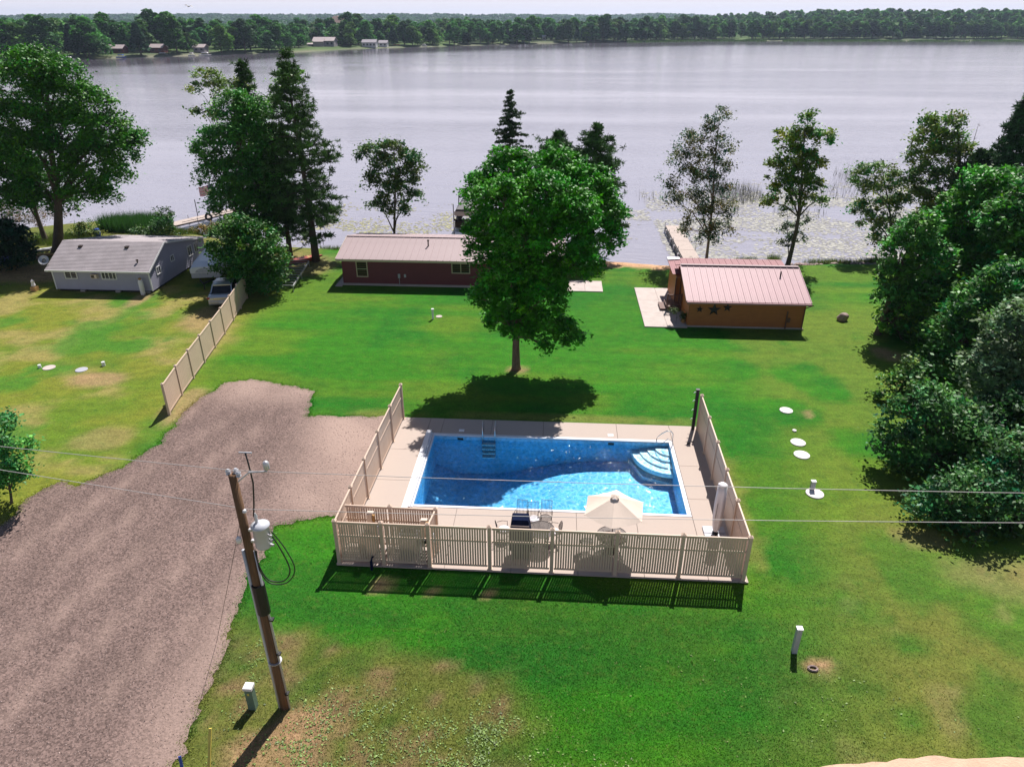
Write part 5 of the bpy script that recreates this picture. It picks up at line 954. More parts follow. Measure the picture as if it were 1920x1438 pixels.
lid('white round lid, second large one of the row right of the pool', 11.84, 29.75, .35, .06, 'pale_lid'); lid('white round lid, third large one of the row right of the pool', 11.69, 28.65, .36, .06, 'pale_lid'); lid('white round lid nearest the camera with a small grey box on it', 11.34, 25.6, .37, .06, 'pale_lid')
vb = thing('vent_box', 'small grey box with a white top standing on the nearest white lid', 'vent box', (11.3, 25.85, .08)); part('body', MB().box(11.2, 25.78, .09, 11.38, 25.92, .45), 'grey_box', vb); part('top', MB().box(11.19, 25.77, .45, 11.39, 25.93, .5), 'white_vinyl', vb)
lid('flat tan round lid on the left lawn', -29.2, 35.4, .34, .05); lid('flat bluish round lid on the left lawn', -27.15, 35.25, .33, .05, 'grey_box')
lid('small round lid beside the white vent pipe on the central lawn', -7.8, 44.75, .22, .05)
solo('vent_pipe', MB().tube([(-8.14, 44.3, 0), (-8.14, 44.3, .62)], .07, 10).cyl(-8.14, 44.3, .62, .74, .10, n=10), 'white_vinyl', 'short white vent pipe standing on the central lawn', 'pipe', (-8.14, 44.3, 0))
solo('vent_pipe', MB().cyl(-29.75, 35.4, 0, .18, .09, n=10), 'white_vinyl', 'low white pipe stub beside the tan lid', 'pipe', (-29.75, 35.4, 0)); solo('vent_pipe', MB().cyl(-26.2, 35.9, 0, .24, .10, n=10), 'white_vinyl', 'low white pipe stub right of the bluish lid', 'pipe', (-26.2, 35.9, 0))
def blob(x, y, z, rx, ry, rz_, seed, sub=2):
    bm = bmesh.new(); bmesh.ops.create_icosphere(bm, subdivisions=sub, radius=1); g_ = random.Random(seed); k = [g_.uniform(-3, 3) for _ in range(6)]
    P = []; 
    for v_ in bm.verts:
        c_ = v_.co; s_ = 1 + .14 * math.sin(k[0] + 3 * c_.x + 2 * c_.y) + .1 * math.sin(k[1] + 5 * c_.z + 2 * c_.x); P.append((x + c_.x * rx * s_, y + c_.y * ry * s_, z + c_.z * rz_ * s_))
    F_ = [tuple(v_.index for v_ in f.verts) for f in bm.faces]; bm.free(); return P, F_
solo('boulder', MB().add(*blob(19.4, 45.8, .2, .33, .3, .34, 4, 3)), 'rock', 'single brown boulder on the lawn right of the orange cottage', 'rock', (19.4, 45.8, 0))

# ------------------------------------------------------------ silver car (seen from behind)
mk('car_silver', (0.50, 0.52, 0.58), rough=0.3, metal=0.6, coat=.6, var=.02); mk('tyre', (0.02, 0.02, 0.02), rough=0.9); mk('tail_red', (0.30, 0.01, 0.012), rough=0.2, coat=.5); mk('plate', (0.6, 0.6, 0.65), rough=.4); mk('chrome', (0.7, 0.7, 0.72), rough=.15, metal=1)
car = thing('parked_car', 'silver car parked behind the fence, seen from the rear under the bushy tree', 'car', (-23.15, 45.3, 0), None, R(13), local=True)
def loft(sections):      # sections: list of (y, [(x, z)...]) closed loops of equal length
    mb = MB(); n = len(sections[0][1]); P = [(x, y, z) for y, s_ in sections for x, z in s_]
    Fs = [(i * n + k, i * n + (k + 1) % n, (i + 1) * n + (k + 1) % n, (i + 1) * n + k) for i in range(len(sections) - 1) for k in range(n)]; return mb.add(P, Fs + [tuple(range(n))[::-1], tuple((len(sections) - 1) * n + k for k in range(n))])
def sec(w_, zb_, zt_, tw=.95): return [(-w_, zb_), (w_, zb_), (w_ * 1.02, (zb_ + zt_) / 2), (w_ * tw, zt_ - .03), (w_ * tw * .9, zt_), (-w_ * tw * .9, zt_), (-w_ * tw, zt_ - .03), (-w_ * 1.02, (zb_ + zt_) / 2)]
part('body', loft([(0, sec(.78, .38, .82)), (.10, sec(.87, .26, .98)), (.8, sec(.9, .24, 1.02)), (3.2, sec(.9, .24, .98)), (4.2, sec(.86, .26, .86)), (4.55, sec(.74, .34, .72))]), 'car_silver', car)
part('cabin', loft([(.35, sec(.78, .97, 1.03, .93)), (.95, sec(.74, .97, 1.42, .84)), (2.4, sec(.74, .97, 1.44, .82)), (3.2, sec(.78, .95, 1.0, .93))]), 'glass_dark', car)
part('roof', loft([(.88, sec(.66, 1.40, 1.46)), (1.6, sec(.66, 1.43, 1.49)), (2.45, sec(.64, 1.41, 1.465))]), 'car_silver', car)
for x in (-1, 1):
    part('roof_pillar', MB().beam((x * .70, .38, 1.0), (x * .62, .95, 1.44), .07, .06).beam((x * .70, 3.15, 1.0), (x * .62, 2.42, 1.45), .06, .05).beam((x * .74, 1.7, 1.0), (x * .62, 1.7, 1.44), .05, .06), 'car_silver', car)
    part('tail_light', MB().box(x * .80 - .14, -.01 + .02, .72, x * .80 + .08, .12, .86), 'tail_red', car); part('mirror', MB().box(x * .98 - .07, 2.85, .98, x * .98 + .07, 3.0, 1.08), 'car_silver', car)
    for y in (.85, 3.65): wh = part('tyre', MB().tube([(x * .70, y, .32), (x * .90, y, .32)], .32, 18), 'tyre', car); part('rim', MB().tube([(x * .90, y, .32), (x * .915, y, .32)], .19, 12), 'chrome', wh)
part('bumper', MB().box(-.84, -.08, .40, .84, .06, .60), 'car_silver', car); part('licence_plate', MB().box(-.17, -.095, .44, .17, -.082, .56), 'plate', car); part('trim_strip', MB().box(-.5, -.0, .68, .5, .018, .74), 'chrome', car)
# ------------------------------------------------------------ pop-up camper trailer
mk('camper_white', (0.66, 0.66, 0.72), rough=.35, var=.05, scale=1.5)
cp = thing('camper_trailer', 'folded white pop-up camper trailer parked by the grey house', 'camper trailer', (-26.35, 50.0, 0), None, R(12), local=True)
part('body', MB().poly([(-1.05, 0, .62), (1.05, 0, .62), (1.05, 0, 1.0), (-1.05, 0, 1.0)], (0, 4.8, 0)), 'grey_box', cp)
part('roof', loft([(0, [(-1.08, .98), (1.08, .98), (1.10, 1.28), (.95, 1.42), (.5, 1.47), (-.5, 1.47), (-.95, 1.42), (-1.10, 1.28)]), (.9, [(-1.08, .98), (1.08, .98), (1.12, 1.40), (.95, 1.62), (.5, 1.68), (-.5, 1.68), (-.95, 1.62), (-1.12, 1.40)]), (4.6, [(-1.08, .98), (1.08, .98), (1.12, 1.40), (.95, 1.60), (.5, 1.66), (-.5, 1.66), (-.95, 1.60), (-1.12, 1.40)]), (4.85, [(-1.05, .98), (1.05, .98), (1.06, 1.3), (.9, 1.42), (.5, 1.46), (-.5, 1.46), (-.9, 1.42), (-1.06, 1.3)])]), 'camper_white', cp, smooth=False)
P = [(.72 * math.cos(a), -.012, 1.04 + .34 * max(0, math.sin(a))) for a in np.linspace(0, math.pi, 14)]; part('front_panel', MB().poly(P, (0, .01, 0)), 'grey_box', cp); part('swirl', MB().tube([(-.5, -.03, 1.16), (0, -.03, 1.1), (.45, -.03, 1.2), (.3, -.03, 1.27), (-.1, -.03, 1.22)], .018, 5), 'camper_white', cp)
for x in (-1, 1): part('tyre', MB().tube([(x * .85, 2.5, .32), (x * 1.04, 2.5, .32)], .32, 16), 'tyre', cp)
part('tongue', MB().beam((-.5, 0, .5), (0, -1.1, .5), .07, .09).beam((.5, 0, .5), (0, -1.1, .5), .07, .09).cyl(0, -1.0, 0, .6, .04, n=8), 'black', cp)
# ------------------------------------------------------------ dock frame on the grass, canoe
df = thing('stored_dock', 'bare grey metal dock frame with cross rungs lying on the grass beside the bushy tree', 'dock frame', (-19.8, 49, 0))
A, B_ = Vector((-19.35, 49.0, .42)), Vector((-20.1, 55.0, .42)); off = Vector((-1.9, -.22, 0))
for q in (Vector((0, 0, 0)), off): part('side_rail', MB().beam(A + q, B_ + q, .07, .12), 'steel_dull', df)
for k in range(11):
    p = A.lerp(B_, k / 10); part('rung', MB().tube([p, p + off * .06 + Vector((0, 0, .1)), p + off * .5 + Vector((0, 0, .1)), p + off * .94 + Vector((0, 0, .1)), p + off], .028, 6), 'steel_dull', df)
for k in (0, .5, 1):
    for q in (Vector((0, 0, 0)), off): p = A.lerp(B_, k) + q; part('leg', MB().tube([(p.x, p.y, 0), (p.x, p.y, .55)], .03, 6), 'steel_dull', df)
mk('canoe_red', (0.42, 0.09, 0.06), rough=.4, var=.15); b = loft([(-1.9, [(-.02, .2), (.02, .2), (.02, .3), (-.02, .3)]), (-1.2, [(-.2, .02), (.2, .02), (.3, .34), (-.3, .34)]), (0, [(-.28, 0), (.28, 0), (.4, .3), (-.4, .3)]), (1.2, [(-.2, .02), (.2, .02), (.3, .34), (-.3, .34)]), (1.9, [(-.02, .2), (.02, .2), (.02, .3), (-.02, .3)])])
cn = thing('canoe', 'faded red canoe lying in the shade left of the tallest pine', 'canoe', (-21.2, 56.2, .02), None, R(-52), local=True); part('hull', b, 'canoe_red', cn); part('seat', MB().box(-.3, .6, .3, .3, .8, .33), 'wood_post', cn)

# ------------------------------------------------------------ docks, boat, flag
mk('dock_boards', (0.47, 0.385, 0.345), rough=.85, var=.1, scale=2); mk('boat_dark', (0.05, 0.045, 0.055), rough=.5, var=.15, scale=3); mk('boat_grey', (0.45, 0.43, 0.47), rough=.35, metal=.3)
def dock(label, a, b, wd, nsec, z=.12, posts_=True, boards=True):
    o = thing('dock', label, 'dock', (a[0], a[1], z)); A = Vector((*a, z)); B2 = Vector((*b, z)); d = (B2 - A); Ls = d.length / nsec; d.normalize(); sd2 = Vector((d.y, -d.x, 0))
    for k in range(nsec):
        p0 = A + d * (k * Ls + .02); p1 = A + d * ((k + 1) * Ls - .02); s_ = part('dock_section', MB().beam(p0 - Vector((0, 0, .1)), p1 - Vector((0, 0, .1)), wd - .06, .1), 'black' , o)
        nb = 12; mbb = MB()
        for i in range(nb): q0 = p0.lerp(p1, i / nb + .004); q1 = p0.lerp(p1, (i + 1) / nb - .004); mbb.beam(q0, q1, wd, .035)
        part('deck_boards', mbb, 'dock_boards', s_, kind='stuff')
        for s__ in (-1, 1):
            q = p1 + sd2 * s__ * (wd / 2 + .04); part('dock_post', MB().tube([(q.x, q.y, -1.6), (q.x, q.y, z + (.35 if posts_ else .05))], .03, 6), 'steel_dull', o)
    return o
dr = dock('pale boarded dock reaching into the lake behind the orange cottage', (11.45, 58.6), (11.35, 69.6), 1.4, 4)
part('side_bumper', MB().beam((10.70, 58.8, -.18), (10.62, 69.6, -.18), .05, .45), 'black', dr)
for y in (60.5, 63.0, 65.2, 68.2): part('mooring_bumper', MB().lathe([(0, 0), (.09, .05), (.09, .35), (0, .4)], (10.58, y, -.3), 8), 'canvas_white', dr)
dlk = dock('pale boarded dock with a flag and posts on the left shore', (-37.6, 66.6), (-32.6, 75.0), 1.5, 4, z=.2)
part('handrail', MB().tube([(-36.2, 66.2, .55), (-32.6, 72.2, .55)], .025, 6).tube([(-36.2, 66.2, .3), (-32.6, 72.2, .3)], .02, 6), 'black', dlk)
for x, y, h in ((-37.9, 67.6, 1.4), (-36.9, 70.8, 1.7), (-34.9, 74.5, 1.2)): part('mooring_pole', MB().tube([(x, y, -1), (x, y, h)], .04, 6), 'black', dlk)
ty_ = gd(392, 411, .3); o = thing('tyre_bumper', 'black tyre hanging on the side of the left dock', 'tyre', tuple(ty_)); part('ring', MB().tube([(ty_.x + .30 * math.cos(a), ty_.y, ty_.z + .2 + .30 * math.sin(a)) for a in np.linspace(0, 6.283, 20, endpoint=False)], .11, 8, closed=True), 'tyre', o, smooth=True)
mk('flag_red', (0.50, 0.03, 0.05), rough=.8, trans=.0); mk('flag_white', (0.75, 0.72, 0.74), rough=.8); mk('flag_blue', (0.015, 0.025, 0.12), rough=.8)
fp = Vector((-35.35, 72.6, .2)); fl = thing('flag', 'stars and stripes flag flying from a pole on the left dock', 'flag', tuple(fp)); part('pole', MB().tube([fp, fp + Vector((-.2, 0, 2.75))], .025, 6), 'steel_dull', fl)
top = fp + Vector((-.2, 0, 2.7)); hh_, ll = .95, 1.6
def fpt(s_, t_): return top + Vector((-ll * s_, .12 * math.sin(6 * s_), -hh_ * t_ - .35 * s_ + .05 * math.sin(7 * s_)))
for k in range(13):
    s0 = .42 if k < 7 else 0; b = MB(); n = 7; P = []
    for i in range(n + 1): q = s0 + (1 - s0) * i / n; P += [fpt(q, k / 13), fpt(q, (k + 1) / 13)]
    b.add(P, [(2 * i, 2 * i + 1, 2 * i + 3, 2 * i + 2) for i in range(n)]); part('stripe', b, 'flag_red' if k % 2 == 0 else 'flag_white', fl, fix=False)
b = MB(); P = []
for i in range(5): q = .42 * i / 4; P += [fpt(q, 0), fpt(q, 7 / 13)]
b.add(P, [(2 * i, 2 * i + 1, 2 * i + 3, 2 * i + 2) for i in range(4)]); cant = part('canton', b, 'flag_blue', fl, fix=False)
b = MB()
for i in range(6):
    for j in range(5): p = fpt(.04 + .065 * i, .05 + .105 * j) + Vector((0, -.012, 0)); b.box(p.x - .018, p.y - .003, p.z - .018, p.x + .018, p.y, p.z + .018)
part('stars', b, 'flag_white', cant, kind='stuff')
o = thing('furled_banner', 'dark navy banner hanging furled below the flag on the left dock', 'banner', tuple(fp + Vector((.4, 0, 0)))); part('pole', MB().tube([fp + Vector((.4, 0, 0)), fp + Vector((.3, 0, 1.75))], .02, 6), 'steel_dull', o); part('cloth', MB().lathe([(.03, 0), (.12, .15), (.17, .6), (.10, 1.0), (.03, 1.1)], fp + Vector((.32, 0, .5)), 9), 'navy_cloth', o); part('tie', MB().lathe([(.10, 0), (.16, .12), (.08, .26)], fp + Vector((.3, 0, 1.5)), 9), 'wood_post', o)
# pontoon boat on its lift, left of the big tree
bo = thing('pontoon_boat', 'covered dark pontoon boat on a lift, half hidden by the lawn tree', 'boat', (-8.3, 66.5, -.5)); q = at(852, 405, 66.5)[0]; bz_ = at(870, 405, 66.5)[0].z; bx0 = q.x; bx1 = bx0 + 2.6
part('deck', loft([(66.4, [(bx0 + .1, bz_), (bx1 - .1, bz_), (bx1, bz_ + .12), (bx1, bz_ + .42), (bx0, bz_ + .42), (bx0, bz_ + .12)]), (73, [(bx0, bz_), (bx1, bz_), (bx1, bz_ + .12), (bx1, bz_ + .42), (bx0, bz_ + .42), (bx0, bz_ + .12)])]), 'boat_grey', bo)
part('cover', loft([(66.5, [(bx0 + .05, bz_ + .42), (bx1 - .05, bz_ + .42), (bx1 - .2, bz_ + .6), (bx0 + .2, bz_ + .6)]), (68.5, [(bx0 + .05, bz_ + .42), (bx1 - .05, bz_ + .42), (bx1 - .6, bz_ + 1.05), (bx0 + .6, bz_ + 1.05)]), (72.8, [(bx0 + .05, bz_ + .42), (bx1 - .05, bz_ + .42), (bx1 - .4, bz_ + .8), (bx0 + .4, bz_ + .8)])]), 'boat_dark', bo)
for x in (bx0 + .4, bx1 - .4): part('pontoon', MB().tube([(x, 66.2, bz_ - .15), (x, 66.6, bz_ - .25), (x, 73, bz_ - .25)], [.05, .28, .28], 12), 'black', bo, smooth=True)
part('canopy_frame', MB().tube([(bx0 + .1, 69, bz_ + .4), (bx0 + .15, 69, bz_ + 1.7), (bx0 + .35, 69, bz_ + 2.0), (bx1 - .35, 69, bz_ + 2.15), (bx1 - .15, 69, bz_ + 1.7), (bx1 - .1, 69, bz_ + .4)], .05, 6), 'black', bo)
part('lift_post', MB().tube([(bx0 - .15, 67, -2), (bx0 - .15, 67, bz_ + 1.0)], .05, 6), 'steel_dull', bo); part('lift_post', MB().tube([(bx1 + .15, 67, -2), (bx1 + .15, 67, bz_ + 1.0)], .05, 6), 'steel_dull', bo)
part('lift_beam_and_shadow', MB().box(bx0 - .15, 66.9, bz_ - .6, bx1 + .15, 67.1, bz_ - .45).box(bx0, 66.6, bz_ - 1.2, bx1, 67.6, bz_ - .6), 'black', bo)  # lift beam, plus a black block standing in for shadow under the hull
# bird
bd = Vector(ray(354, 13)) * 62 + Vector((0, 0, H_CAM)); b = MB().add([bd + Vector((-.45, 0, .10)), bd + Vector((-.2, .04, .16)), bd + Vector((0, 0, .03)), bd + Vector((.22, .04, .10)), bd + Vector((.42, 0, -.10)), bd + Vector((.2, -.1, .04)), bd + Vector((0, -.14, 0)), bd + Vector((-.2, -.1, .10))], [(0, 1, 7), (1, 2, 6, 7), (2, 3, 5, 6), (3, 4, 5)])
bi = thing('bird', 'dark bird gliding with bent wings in the sky above the lake', 'bird', tuple(bd)); part('wing', b, 'black', bi, fix=False); part('body', MB().tube([bd + Vector((0, .16, 0)), bd + Vector((0, .05, .01)), bd + Vector((0, -.1, .01)), bd + Vector((0, -.25, .02))], [.01, .05, .045, .015], 7), 'black', bi)
# woodpile, timber and blue crate by the left trees
for k, (u, v, l, a_, mt, lab) in enumerate(((70, 470, 2.0, 20, 'steel_dull', 'long pale plank nearest the slim oak trunk'), (80, 478, 2.4, 10, 'wood_post', 'brown plank in the middle of the litter left of the grey house'), (92, 466, 1.4, 30, 'camper_white', 'short white board beside the broad oak trunk'), (66, 484, 1.8, 15, 'bark_pale', 'peeled log lowest in the litter left of the grey house'))):
    p = gd(u, v, .1); d_ = Vector((math.cos(R(a_)), math.sin(R(a_)), .02)) * l / 2; solo('timber', MB().beam(p - d_, p + d_, .22, .14), mt, lab, 'timber', p, 'timber lying left of the grey house')
p = gd(8, 492, .0); solo('storage_tub', MB().box(p.x - .7, p.y - .5, 0, p.x + .5, p.y + .4, .55).box(p.x - .74, p.y - .54, .55, p.x + .54, p.y + .44, .62), 'blue', 'blue plastic tub in the shade at the left edge', 'tub', (p.x, p.y, 0))
p = gd(168, 447, .2); solo('rain_barrel', MB().lathe([(.28, 0), (.33, .3), (.28, .75), (0, .76)], (p.x, p.y + 1.2, 0), 12), 'blue', 'blue barrel behind the roof of the grey house', 'barrel', (p.x, p.y + 1.2, 0))
cs = thing('garden_ornament', 'small brown and white garden ornament in the shade left of the grey house', 'ornament', tuple(gd(66, 545, 0))); q = gd(66, 545, 0); part('base', MB().box(q.x - .2, q.y - .2, 0, q.x + .2, q.y + .2, .3), 'wood_post', cs); part('figure', MB().lathe([(.05, .3), (.16, .4), (.1, .6), (.12, .75), (0, .88)], (q.x, q.y, 0), 10), 'canvas_white', cs)

# ------------------------------------------------------------ uncountable ground cover
def stuff(name, me): return link(name, me, kind='stuff')
g = np.random.default_rng(77)
# lily pads
mk('pads', None, rough=.7, attr='Col', spec=.25)
def pads(n, x0, x1, y0, y1, r0, r1, dens, colf):
    x = g.uniform(x0, x1, n); y = g.uniform(y0, y1, n); k = (g.random(n) < dens(x, y)) & (y > near_s(x) + .3) & ~((np.abs(x - 11.4) < .9) & (y < 70)); x, y = x[k], y[k]; r_ = g.uniform(r0, r1, len(x)); a0 = g.uniform(0, 6.28, len(x)); V = []
    for i in range(7): a = a0 + i * 5.7 / 6; V.append(np.stack([x + r_ * np.cos(a), y + r_ * np.sin(a), np.full_like(x, LAKE + .012) + .01 * g.random(len(x))], 1))
    return np.stack(V, 1), colf(len(x))
cw = lambda n: np.array([[.33, .32, .29]]) * g.uniform(.6, 1.2, (n, 1)); cy_ = lambda n: np.array([[.30, .29, .17]]) * g.uniform(.6, 1.3, (n, 1)) * np.array([[1, 1, 1]])
A1 = pads(34000, 10, 46, 59, 98, .07, .20, lambda x, y: np.clip((fbm(x, y * 1.8, .16, 4) - .36) * 4, 0, 1) * (1 - sstep(78, 96, y + .3 * (20 - x))) * .9, cw)
A2 = pads(9000, -24, -4, 60, 84, .06, .17, lambda x, y: np.clip((fbm(x, y * 1.8, .2, 4) - .42) * 4, 0, 1) * (1 - sstep(70, 82, y)) * .8, cy_)
A3 = pads(1500, 5, 10, 66, 84, .07, .2, lambda x, y: np.clip((fbm(x, y * 1.8, .25, 3) - .55) * 6, 0, 1), cw)
stuff('lily_pads', npmesh('lily_pads', np.concatenate([A1[0], A2[0], A3[0]]), 7, 'pads', np.concatenate([A1[1], A2[1], A3[1]])))
# blades: x, y, height, width, colour
def blades(x, y, h, w_, col, lean_=.25, z=None):
    n = len(x); z = ground_z(x, y) if z is None else np.full(n, z); a = g.uniform(0, 6.28, n); dx, dy = np.cos(a) * w_, np.sin(a) * w_; lx_ = g.normal(size=n) * lean_ * h; ly_ = g.normal(size=n) * lean_ * h
    return np.stack([np.stack([x - dx, y - dy, z], 1), np.stack([x + dx, y + dy, z], 1), np.stack([x + lx_, y + ly_, z + h], 1)], 1), col
def blob_pts(n, cx, cy, rx, ry): a = g.uniform(0, 6.28, n); r_ = np.sqrt(g.random(n)); return cx + rx * r_ * np.cos(a), cy + ry * r_ * np.sin(a)
def rcol(n, c, s_=.3): return np.array([c]) * np.clip(1 + s_ * g.normal(size=(n, 1)), .4, 1.8)
x, y = blob_pts(9000, -40.8, 66.0, 3.6, 1.9); V, c = blades(x, y, g.uniform(1.0, 2.0, len(x)), .035, rcol(len(x), (.06, .15, .045)), .12, -.5); stuff('cattails', npmesh('cattails', V, 3, 'leaf', c))
Vs, Cs = [], []
for (cx_, cy2, rx_, ry_, n) in ((21.0, 87, 3.2, 5, 800), (18.5, 80, 1.5, 3, 120), (42, 96, 6, 8, 500), (13, 84, 4, 3, 70), (33, 88, 4, 5, 160), (26, 78, 3, 2, 100)):
    x, y = blob_pts(n, cx_, cy2, rx_, ry_); V, c = blades(x, y, g.uniform(.5, 1.5, n), .018, rcol(n, (.09, .085, .08)), .14, -.5); Vs.append(V); Cs.append(c)
stuff('lake_reeds', npmesh('lake_reeds', np.concatenate(Vs), 3, 'leaf', np.concatenate(Cs)))
Vs, Cs = [], []
for (cx_, cy2, rx_, ry_, n, h_) in ((16.2, 59.7, .9, .5, 900, .9), (18.6, 60.0, .5, .5, 700, 1.1), (23.5, 60.3, 2.4, .5, 1100, .6), (27.5, 60.8, 1.6, .5, 900, .7), (12.9, 59.4, .6, .4, 300, .6), (-36, 64.8, 2.4, 1.2, 1400, .6), (-45, 61, 3.2, 1.6, 2600, .7), (-18, 60.6, 3, 1, 900, .5)):
    x, y = blob_pts(n, cx_, cy2, rx_, ry_); V, c = blades(x, y, g.uniform(.4, 1, n) * h_, .02, rcol(n, (.13, .17, .04)), .25); Vs.append(V); Cs.append(c)
stuff('shore_grass', npmesh('shore_grass', np.concatenate(Vs), 3, 'leaf', np.concatenate(Cs)))
# shore stones
b = MB()
for i in range(170):
    x = rnd.uniform(13, 32) if i < 120 else rnd.uniform(-12, -6); y = float(near_s(x)) + rnd.uniform(-.5, .5); s_ = rnd.uniform(.08, .26); b.add(*blob(x, y, float(ground_z(x, y)) + s_ * .3, s_, s_, s_ * .7, i, 1))
me = b.mesh('shore_stones', 'rock', fix=False); stuff('shore_stones', me)
x, y = blob_pts(2600, -8.6, 64.6, 2.4, 1.7); V = leafcards(np.stack([x, y, np.full(len(x), LAKE + .05) + .12 * g.random(len(x))], 1), .16, g, 1.2); stuff('water_weed', npmesh('water_weed', V, 4, 'pads', rcol(len(x), (.34, .22, .09), .45)))
# lawn blades in the foreground
n = 260000; x = g.normal(size=n) * 7.5 + .5; y = 9.5 + np.abs(g.normal(size=n)) * 7.5 - g.random(n) ** 3 * 4; dr_in = inside(x, y, DRIVE) | inside(x, y, ROAD) | ((x > -7.8) & (x < 7.3) & (y > 19.8) & (y < 30.9)); x, y = x[~dr_in], y[~dr_in]
cg = ground_col(x, y) * g.uniform(.9, 2.1, (len(x), 1)); st_ = g.random(len(x)) < .05; cg[st_] = np.array([.34, .30, .14]) * g.uniform(.7, 1.3, (st_.sum(), 1))
V, c = blades(x, y, g.uniform(.02, .045, len(x)), .010, cg, .6); stuff('lawn_blades', npmesh('lawn_blades', V, 3, 'leaf', c))
# tufts creeping over the gravel edge
P_ = np.array(DRIVE); k = g.integers(0, len(P_), 26000); x = P_[k, 0] + g.normal(size=26000) * .11; y = P_[k, 1] + g.normal(size=26000) * .11; k = (y < 36) & (y > 10) & (x > -27) & ~((x > -8.3) & (y > 22.6) & (y < 31)); x, y = x[k], y[k]
V, c = blades(x, y, g.uniform(.015, .045, len(x)), .018, ground_col(x, y) * g.uniform(1.2, 2.4, (len(x), 1)), .8, .01); stuff('edge_grass', npmesh('edge_grass', V, 3, 'leaf', c))
# broad leaved weeds in the thin patches
Vs, Cs = [], []
for (cx_, cy2, rx_, ry_, n) in ((-5.6, 13.6, 2.2, 1.2, 1500), (-1.8, 13.3, 1.8, .9, 1500), (-6.4, 12.2, 1.6, .7, 1300), (-2.5, 12.2, 2.0, .6, 1400), (2.0, 12.2, 2.4, .5, 900), (-9.0, 15.5, .5, 2.6, 500), (9, 15, 4, 2, 350)):
    x, y = cx_ + g.normal(size=n) * rx_ * .6, cy2 + g.normal(size=n) * ry_ * .6; k = ~inside(x, y, DRIVE) & (y < 16.5); x, y = x[k], y[k]; k = fbm(x, y, 2.6, 3) + .12 * g.normal(size=len(x)) > .56; x, y = x[k], y[k]; V = leafcards(np.stack([x, y, .012 + .02 * g.random(len(x))], 1), .036, g, 2.2, .55); Vs.append(V); Cs.append(rcol(len(x), (.16, .24, .06), .4))
stuff('lawn_weeds', npmesh('lawn_weeds', np.concatenate(Vs), 4, 'leaf', np.concatenate(Cs)))
# loose stones and bark chips on the drive
n = 70000; x = g.uniform(-26, -8, n); y = 9 + 25 * g.random(n) ** 1.4; k = inside(x, y, DRIVE); x, y = x[k], y[k]; n = len(x); s_ = g.uniform(.008, .018, n) + .02 * g.random(n) ** 4; T = []
a = g.uniform(0, 6.28, n); z0 = np.full(n, .018); el = g.uniform(.5, 1, n)
cr_ = [np.stack([x + s_ * np.cos(a + q), y + s_ * el * np.sin(a + q), z0], 1) for q in (0, 2.1, 4.2)]; ap = np.stack([x, y, z0 + s_ * .8], 1)
V = np.concatenate([np.stack([cr_[i], cr_[(i + 1) % 3], ap], 1) for i in range(3)]); cc = np.where(g.random((n, 1)) < .6, np.array([[.45, .35, .32]]), np.array([[.10, .07, .07]])) * g.uniform(.6, 1.3, (n, 1)); mk('chips', None, rough=.9, attr='Col')
stuff('gravel_chips', npmesh('gravel_chips', V, 3, 'chips', np.concatenate([cc] * 3)))
# fallen leaves floating / crumbs: pine litter under the left trees
x, y = blob_pts(5000, -42, 54, 7, 5); k = (y < near_s(x) - 1) & ~((x > -37.3) & (x < -29.4) & (y > 47.8)); x, y = x[k], y[k]; stuff('leaf_litter', npmesh('leaf_litter', leafcards(np.stack([x, y, np.full(len(x), .02)], 1), .05, g, 2.5), 4, 'leaf', rcol(len(x), (.15, .09, .05), .4)))
# ------------------------------------------------------------ far shore: woods, houses, boats
mk('far_leaf', None, rough=0.7, spec=0.2, attr='Col', trans=0.35)
N, L = ns(MATS['far_leaf']); oi = N.new('ShaderNodeObjectInfo'); mr = N.new('ShaderNodeMapRange'); mr.inputs[3].default_value = .75; mr.inputs[4].default_value = 2.8; L.new(oi.outputs['Random'], mr.inputs[0])
bs = N['Principled BSDF']; vm = N.new('ShaderNodeVectorMath'); vm.operation = 'SCALE'; L.new(bs.inputs['Base Color'].links[0].from_socket, vm.inputs[0]); L.new(mr.outputs[0], vm.inputs['Scale']); L.new(vm.outputs[0], bs.inputs['Base Color'])
g = np.random.default_rng(99)
def far_tree_mesh(nq, size, seed, tall=1.0, col=(.035, .085, .028), trunk=True, cone=False):
    g_ = np.random.default_rng(seed); C = []; W = []
    nl = 9
    for i in range(nl):
        if cone: z = 3 + 11 * i / nl; r_ = 3.0 * (1 - i / nl) + .4; cx_ = cy2 = 0
        else: z = (2.4 + 10.4 * i / (nl - 1)) * tall; r_ = g_.uniform(2.7, 3.7) * (1.0 if z < 10.5 * tall else .72); cx_, cy2 = g_.normal(size=2) * (2.0 if z < 10 * tall else 1.1)
        k = nq // nl; d = unit(k, g_); d[:, 2] = np.where(d[:, 2] < -.4, -d[:, 2], d[:, 2]); C.append(np.array([cx_, cy2, z]) + d * r_ * (.75 + .3 * g_.random((k, 1))) * np.array([1, 1, .85])); W.append(np.full(k, g_.uniform(.65, 1.4)))
    C = np.concatenate(C); W = np.concatenate(W)[:, None]; V = leafcards(C, size, g_, .7, .75); return V, np.array([col]) * W * g_.uniform(.7, 1.3, (len(C), 1))
cols = [(.033, .105, .022), (.045, .135, .02), (.024, .078, .024), (.065, .14, .022), (.028, .09, .028), (.04, .085, .022), (.036, .12, .024), (.026, .07, .022)]
CWORD = ['mid green', 'bright green', 'dark', 'yellowish green', 'bluish green', 'olive', 'fresh green', 'deep green']
FT = []
